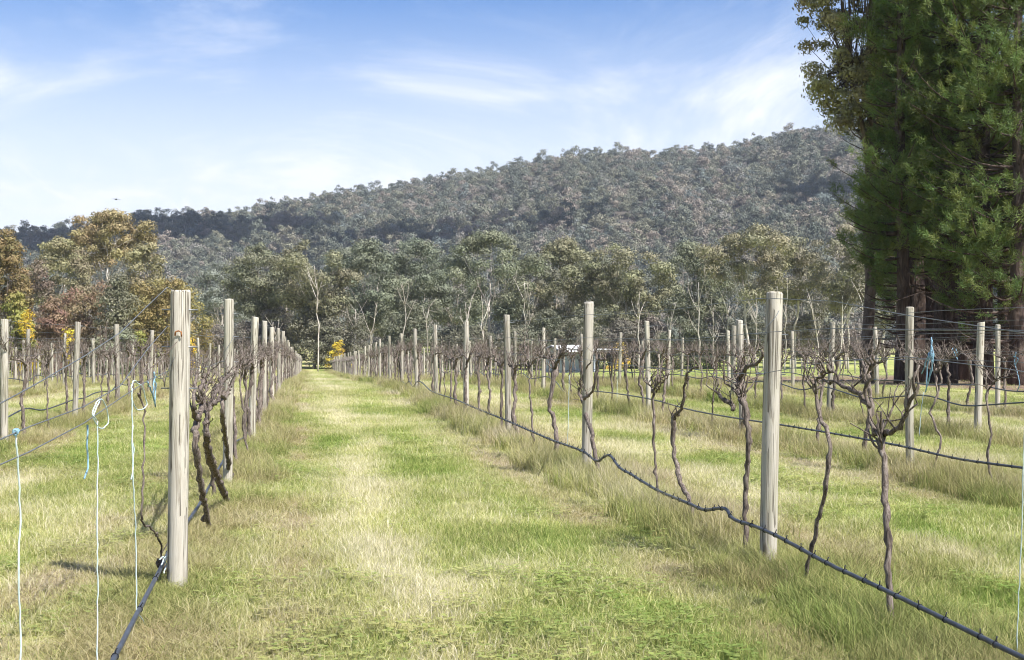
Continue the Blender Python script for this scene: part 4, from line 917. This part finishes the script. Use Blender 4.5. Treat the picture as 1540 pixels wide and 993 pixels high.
for i, (d, key, X, y, k) in enumerate(cand):
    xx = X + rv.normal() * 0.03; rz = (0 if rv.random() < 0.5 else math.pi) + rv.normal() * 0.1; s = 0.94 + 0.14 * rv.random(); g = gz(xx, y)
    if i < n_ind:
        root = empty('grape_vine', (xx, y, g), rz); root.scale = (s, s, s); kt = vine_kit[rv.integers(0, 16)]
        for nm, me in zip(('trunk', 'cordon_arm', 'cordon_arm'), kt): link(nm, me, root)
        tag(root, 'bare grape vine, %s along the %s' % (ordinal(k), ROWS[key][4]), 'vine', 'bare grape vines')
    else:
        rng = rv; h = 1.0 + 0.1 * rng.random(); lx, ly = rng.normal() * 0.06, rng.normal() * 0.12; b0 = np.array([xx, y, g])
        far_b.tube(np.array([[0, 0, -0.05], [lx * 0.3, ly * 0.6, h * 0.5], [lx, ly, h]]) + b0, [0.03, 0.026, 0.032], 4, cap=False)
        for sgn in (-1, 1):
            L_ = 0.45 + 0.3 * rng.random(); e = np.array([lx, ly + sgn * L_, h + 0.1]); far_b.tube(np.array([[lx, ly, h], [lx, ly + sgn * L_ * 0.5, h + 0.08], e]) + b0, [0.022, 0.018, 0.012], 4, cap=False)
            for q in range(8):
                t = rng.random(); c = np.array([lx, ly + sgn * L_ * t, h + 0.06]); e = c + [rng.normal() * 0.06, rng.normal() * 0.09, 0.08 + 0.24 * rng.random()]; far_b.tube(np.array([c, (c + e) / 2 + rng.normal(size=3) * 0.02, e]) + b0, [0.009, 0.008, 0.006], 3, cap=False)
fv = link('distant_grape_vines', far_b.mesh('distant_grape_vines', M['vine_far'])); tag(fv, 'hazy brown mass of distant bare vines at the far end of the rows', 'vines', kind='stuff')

# ------------------------------------------------------------------ twine
def twine(label, X, traces, m='twine', r=0.0026, knot=None, dx=0.0):
    b = MB()
    for tr in traces:
        pts = np.array([on_x(a, c, X) for a, c in tr]); pts[:, 0] += dx; pts = resample(pts, 0.03); pts += np.random.default_rng(len(tr)).normal(size=pts.shape) * 0.0012; b.tube(pts, r, 5)
    o = link('twine', b.mesh('twine', M[m])); tag(o, label, 'twine', 'tied vine strings')
    if knot:
        c = on_x(*knot[:2], X); c[0] += dx; kb = MB(); rng = np.random.default_rng(3); s = knot[2]
        a = np.linspace(0, 14, 40); kb.tube(np.stack([c[0] + s * 0.35 * np.cos(a), c[1] + s * np.cos(a * 0.37), c[2] + s * 0.55 * np.sin(a)], 1), r * 1.3, 5); link('knot', kb.mesh('knot', M['twine_blue' if m == 'twine' else m]), o)
    return o
twine('pale blue string hanging from a knotted wire at the left photo edge', L - 0.01, [[(24, 652), (27, 700), (31, 780), (28, 850), (31, 940), (30, 1040), (30, 1110)]], knot=(24, 650, 0.013))
twine('pale blue string hanging from a big loop tied to the wire', L - 0.01, [[(146, 632), (147, 700), (146, 800), (147, 900), (146, 993), (146, 1030)], [(146, 632), (139, 622), (144, 608), (150, 601), (160, 615), (163, 632), (156, 643), (147, 641), (141, 628), (150, 602)]])
twine('frayed blue string end dangling behind the looped string', L - 0.06, [[(132, 640), (131, 670), (132, 700), (127, 720)]], 'twine_blue', 0.0035)
twine('white string with wide loop, tied down to the drip hose', L - 0.01, [[(198, 583), (199, 650), (200, 720), (204, 800), (205, 870), (205, 925)], [(199, 640), (200, 700), (197, 722)], [(198, 583), (200, 575), (207, 577), (217, 590), (220, 607), (213, 616), (203, 612), (198, 600)], [(200, 935), (205, 925), (212, 928), (219, 940), (224, 952)]], 'twine', 0.003)
twine('blue twine knotted round the young vine beside the rusty marked post', L - 0.05, [[(231, 560), (234, 585), (232, 606)], [(233, 566), (230, 590), (234, 612)], [(222, 575), (228, 590), (233, 606)]], 'twine_blue', 0.004)
twine('white tie wrapped round the hose at the rusty marked post', L - 0.01, [[(240, 842), (246, 838), (250, 850), (246, 862)], [(258, 838), (246, 842), (243, 850)]], 'twine', 0.0035)
twine('bunch of bright blue twine ends hanging from the pine side wire', R, [[(1401, 508), (1400, 530), (1402, 545), (1396, 575)], [(1402, 512), (1397, 540), (1393, 560), (1394, 583)], [(1400, 528), (1391, 548), (1386, 562)], [(1401, 520), (1404, 540), (1399, 560), (1392, 590)]], 'twine_blue', 0.003, (1400, 535, 0.02))
twine('pale string hanging by the right photo edge down to the hose', R, [[(1541, 640), (1539, 700), (1538, 760), (1534, 850), (1531, 930), (1529, 982)]], 'twine', 0.0022)
twine('pale string hanging beside the second pine side post', R + 0.3, [[(856, 565), (855, 610), (854, 655), (853, 676)]], 'twine', 0.0035)
twine('pale string hanging between knobbly vine and second post', R + 3.2, [[(928, 560), (928, 600), (927, 640)]], 'twine', 0.005)
twine('blue twine knotted on a vine head in the third row on the pine side', 9.2, [[(1436, 522), (1439, 530), (1434, 538)], [(1432, 524), (1437, 534), (1440, 541)]], 'twine_blue', 0.008)
twine('blue twine dangling from a vine near the right photo edge', 12.8, [[(1528, 530), (1526, 545), (1530, 560), (1533, 580), (1529, 590)], [(1524, 536), (1531, 540), (1527, 550)]], 'twine_blue', 0.009)
twine('pale string hanging in the second row near the blue twine bunch', 6.1, [[(1389, 590), (1385, 620), (1383, 655)]], 'twine', 0.004)

# ------------------------------------------------------------------ shed, fence, bird
def shed():
    d = 128.0; p = at(843, d); g = gz(*p); s = empty('shed', (p[0], p[1], g), -YAW - 0.85); w, l, eave, ridge = 3.0, 4.2, 2.05, 2.6
    b = MB(); b.add([(-w / 2 - 1, 0, 0), (w / 2 - 1, 0, 0), (w / 2 - 1, 0, eave), (-1, 0, ridge), (-w / 2 - 1, 0, eave)], None, [(0, 1, 2), (0, 2, 3), (0, 3, 4)])
    b.add([(-w / 2 - 1, l, 0), (w / 2 - 1, l, 0), (w / 2 - 1, l, eave), (-1, l, ridge), (-w / 2 - 1, l, eave)], None, [(2, 1, 0), (3, 2, 0), (4, 3, 0)])
    b.add([(-w / 2 - 1, 0, 0), (-w / 2 - 1, l, 0), (-w / 2 - 1, l, eave), (-w / 2 - 1, 0, eave), (w / 2 - 1, 0, 0), (w / 2 - 1, l, 0), (w / 2 - 1, l, eave), (w / 2 - 1, 0, eave)], [(3, 2, 1, 0), (4, 5, 6, 7)]); link('wall', b.mesh('wall', M['shed_wall'], False), s)
    b = MB(); sl_ = 0.3
    for sg in (-1, 1):
        x1 = -1 + sg * (w / 2 + sl_); z1 = eave - sl_ * (ridge - eave) / (w / 2)
        lo = [(-1, -0.3, ridge + 0.02), (x1, -0.3, z1 + 0.02), (x1, l + 0.3, z1 + 0.02), (-1, l + 0.3, ridge + 0.02)]; hi = [(a, c, z + 0.06) for a, c, z in lo]
        b.add(lo + hi, [(0, 1, 2, 3), (7, 6, 5, 4), (0, 4, 5, 1), (1, 5, 6, 2), (2, 6, 7, 3)])
    link('roof', b.mesh('roof', M['white_roof'], False), s)
    for sg in (-1, 1):
        b = MB(); x1 = -1 + sg * (w / 2 + sl_); z1 = eave - sl_ * (ridge - eave) / (w / 2); b.tube([(-1, -0.33, ridge - 0.06), (x1, -0.33, z1 - 0.06)], 0.11, 4); link('barge_board', b.mesh('barge_board', M['shed_trim'], False), s)
    b = MB(); b.box((-1.6, -0.03, 1.0), (-0.7, 0.05, 1.8)); wd = link('window', b.mesh('window', M['dark_glass'], False), s)
    b = MB(); b.box((-1.68, -0.05, 0.92), (-0.62, -0.004, 1.0)); b.box((-1.68, -0.05, 1.8), (-0.62, -0.004, 1.88)); link('frame', b.mesh('frame', M['white_roof'], False), wd)
    # carport beside it
    b = MB(); b.box((1.0, 0.2, 2.2), (4.2, l, 2.32)); link('carport_roof', b.mesh('carport_roof', M['white_roof'], False), s)
    for x in (1.15, 4.0):
        for y in (0.35, l - 0.2): b = MB(); b.box((x - 0.06, y - 0.06, 0), (x + 0.06, y + 0.06, 2.2)); link('carport_post', b.mesh('carport_post', M['shed_trim'], False), s)
    tag(s, 'small grey gabled shed with white roof behind the vine rows', 'shed')
shed()
def fence():
    a, c = at(1140, 128), at(1400, 92); f = empty('paddock_fence', (a[0], a[1], gz(*a))); n = 26; base = np.array([a[0], a[1], gz(*a)]); b = MB(); b.tube([(0, 0, -0.2), (0, 0, 1.2), (0, 0, 1.25)], [0.06, 0.055, 0.045], 7); pm = b.mesh('fence_post', M['fence']); tops = []
    for i in range(n):
        q = a + (c - a) * i / (n - 1); g = gz(*q); link('fence_post', pm, f, (q[0] - base[0], q[1] - base[1], g - base[2])).rotation_euler = (rs.uniform(-.03, .03), rs.uniform(-.03, .03), i); tops.append([q[0] - base[0], q[1] - base[1], g - base[2]])
    for z in (0.35, 0.7, 1.1):
        b = MB(); b.tube(np.array(tops) + [0, 0, z], 0.006, 4); link('fence_wire', b.mesh('fence_wire', M['wire']), f)
    tag(f, 'grey timber paddock fence in front of the green pasture by the pines', 'fence')
fence()
def bird():
    d = 60.0; r = ray(175, 300); o = np.array([0, 0, EYE]) + r * d; t = empty('bird', tuple(o), 0.5); b = MB()
    b.tube([(0.0, -0.11, 0.0), (0, -0.08, 0.008), (0, -0.03, 0.0), (0, 0.05, -0.004), (0, 0.10, 0.0)], [0.006, 0.022, 0.034, 0.026, 0.010], 10); b.tube([(0, -0.10, 0.006), (0, -0.135, 0.002)], [0.010, 0.002], 6)
    link('body', b.mesh('body', M['bird']), t)
    for s in (-1, 1):
        b = MB(); xs_ = np.array([0.02, 0.08, 0.14, 0.20]) * s; ch = np.array([0.075, 0.07, 0.055, 0.015]); sw = np.array([0, -0.012, 0.005, 0.04]); zz_ = np.array([0.0, 0.018, 0.02, 0.012]); V = []
        for x, c_, w_, z_ in zip(xs_, ch, sw, zz_): V += [(x, w_ - c_ / 2, z_), (x, w_ + c_ / 2, z_ - 0.004), (x, w_ + c_ / 2, z_ - 0.008), (x, w_ - c_ / 2, z_ - 0.010)]
        Q = []
        for i in range(3):
            for j in range(4): Q.append((i * 4 + j, i * 4 + (j + 1) % 4, i * 4 + 4 + (j + 1) % 4, i * 4 + 4 + j))
        b.add(V, Q + [(0, 1, 2, 3), (15, 14, 13, 12)]); link('wing', b.mesh('wing', M['bird'], False), t)
    b = MB(); b.add([(-0.015, 0.09, 0.003), (0.015, 0.09, 0.003), (0.035, 0.16, 0.0), (-0.035, 0.16, 0.0), (-0.015, 0.09, -0.003), (0.015, 0.09, -0.003), (0.035, 0.16, -0.004), (-0.035, 0.16, -0.004)], [(0, 1, 2, 3), (7, 6, 5, 4), (0, 3, 7, 4), (1, 5, 6, 2), (3, 2, 6, 7)]); link('tail', b.mesh('tail', M['bird'], False), t)
    tag(t, 'small dark bird gliding in the sky above the umbrella shaped gum', 'bird')
bird()

# ------------------------------------------------------------------ haze
def haze():
    b = MB(); b.box((-1300, -60, -8), (1700, 1620, 185)); m = bpy.data.materials.new('haze_air'); m.use_nodes = True; nt = m.node_tree; nt.nodes.clear()
    o_ = nt.nodes.new('ShaderNodeOutputMaterial'); v = nt.nodes.new('ShaderNodeVolumePrincipled'); v.inputs['Color'].default_value = (0.80, 0.88, 1.0, 1); v.inputs['Density'].default_value = 0.00014; v.inputs['Anisotropy'].default_value = 0.1
    nt.links.new(v.outputs[0], o_.inputs['Volume'])
    o = link('haze', b.mesh('haze', m, False)); tag(o, 'thin pale blue air haze over the valley and hill', 'haze', kind='stuff')
haze()

# low clouds placed out of view to cast shadow bands on the hill
def cloud(px, r, half_w, half_d, label, seed):
    rng = np.random.default_rng(seed); X, Y = polar(np.array([px]), np.array([r])); z0 = float(hill_z(np.array([r]), np.array([px]))[0]) + 8
    t = (760 - z0) / sund.z; c = np.array([X[0] + sund.x * t, Y[0] + sund.y * t, 760.0]); b = MB()
    al = math.atan2(Y[0], X[0]) - math.pi / 2
    for k in range(26):
        u, v = rng.uniform(-1, 1, 2)
        if u * u + v * v > 1: continue
        R_ = (0.20 + 0.16 * rng.random()) * half_d * 1.6; ce = np.array([(u * half_w) * math.cos(al) - (v * half_d) * math.sin(al), (u * half_w) * math.sin(al) + (v * half_d) * math.cos(al), rng.uniform(0, 6)])
        th = np.linspace(0.05, math.pi - 0.05, 9); ph = np.arange(14) * 2 * math.pi / 14; T, P = np.meshgrid(th, ph, indexing='ij'); lump = 1 + 0.12 * np.sin(3 * P + k) * np.sin(2 * T + k)
        V = np.stack([np.sin(T) * np.cos(P) * lump * 1.5, np.sin(T) * np.sin(P) * lump * 1.2, np.cos(T) * 0.6 * lump], -1).reshape(-1, 3) * R_ + ce
        i, j = np.meshgrid(np.arange(8), np.arange(14), indexing='ij'); i = i.ravel(); j = j.ravel(); j2 = (j + 1) % 14
        b.add(V, np.stack([i * 14 + j, (i + 1) * 14 + j, (i + 1) * 14 + j2, i * 14 + j2], 1))
    o = link('cloud', b.mesh('cloud', M['cloud']), None, tuple(c)); tag(o, label, 'cloud', 'unseen shade clouds', kind='stuff')
M['cloud'] = plain('cloud_white', (0.85, 0.86, 0.88), 1.0, 0, 0.03, 0.02)
cloud(1265, 690, 34, 22, 'unseen low cloud added to shade the hill beside the pines', 1)
cloud(640, 648, 74, 20, 'unseen long low cloud added to shade the foot of the hill', 2)
cloud(140, 800, 95, 75, 'unseen broad low cloud added to shade the far left ridge', 3)
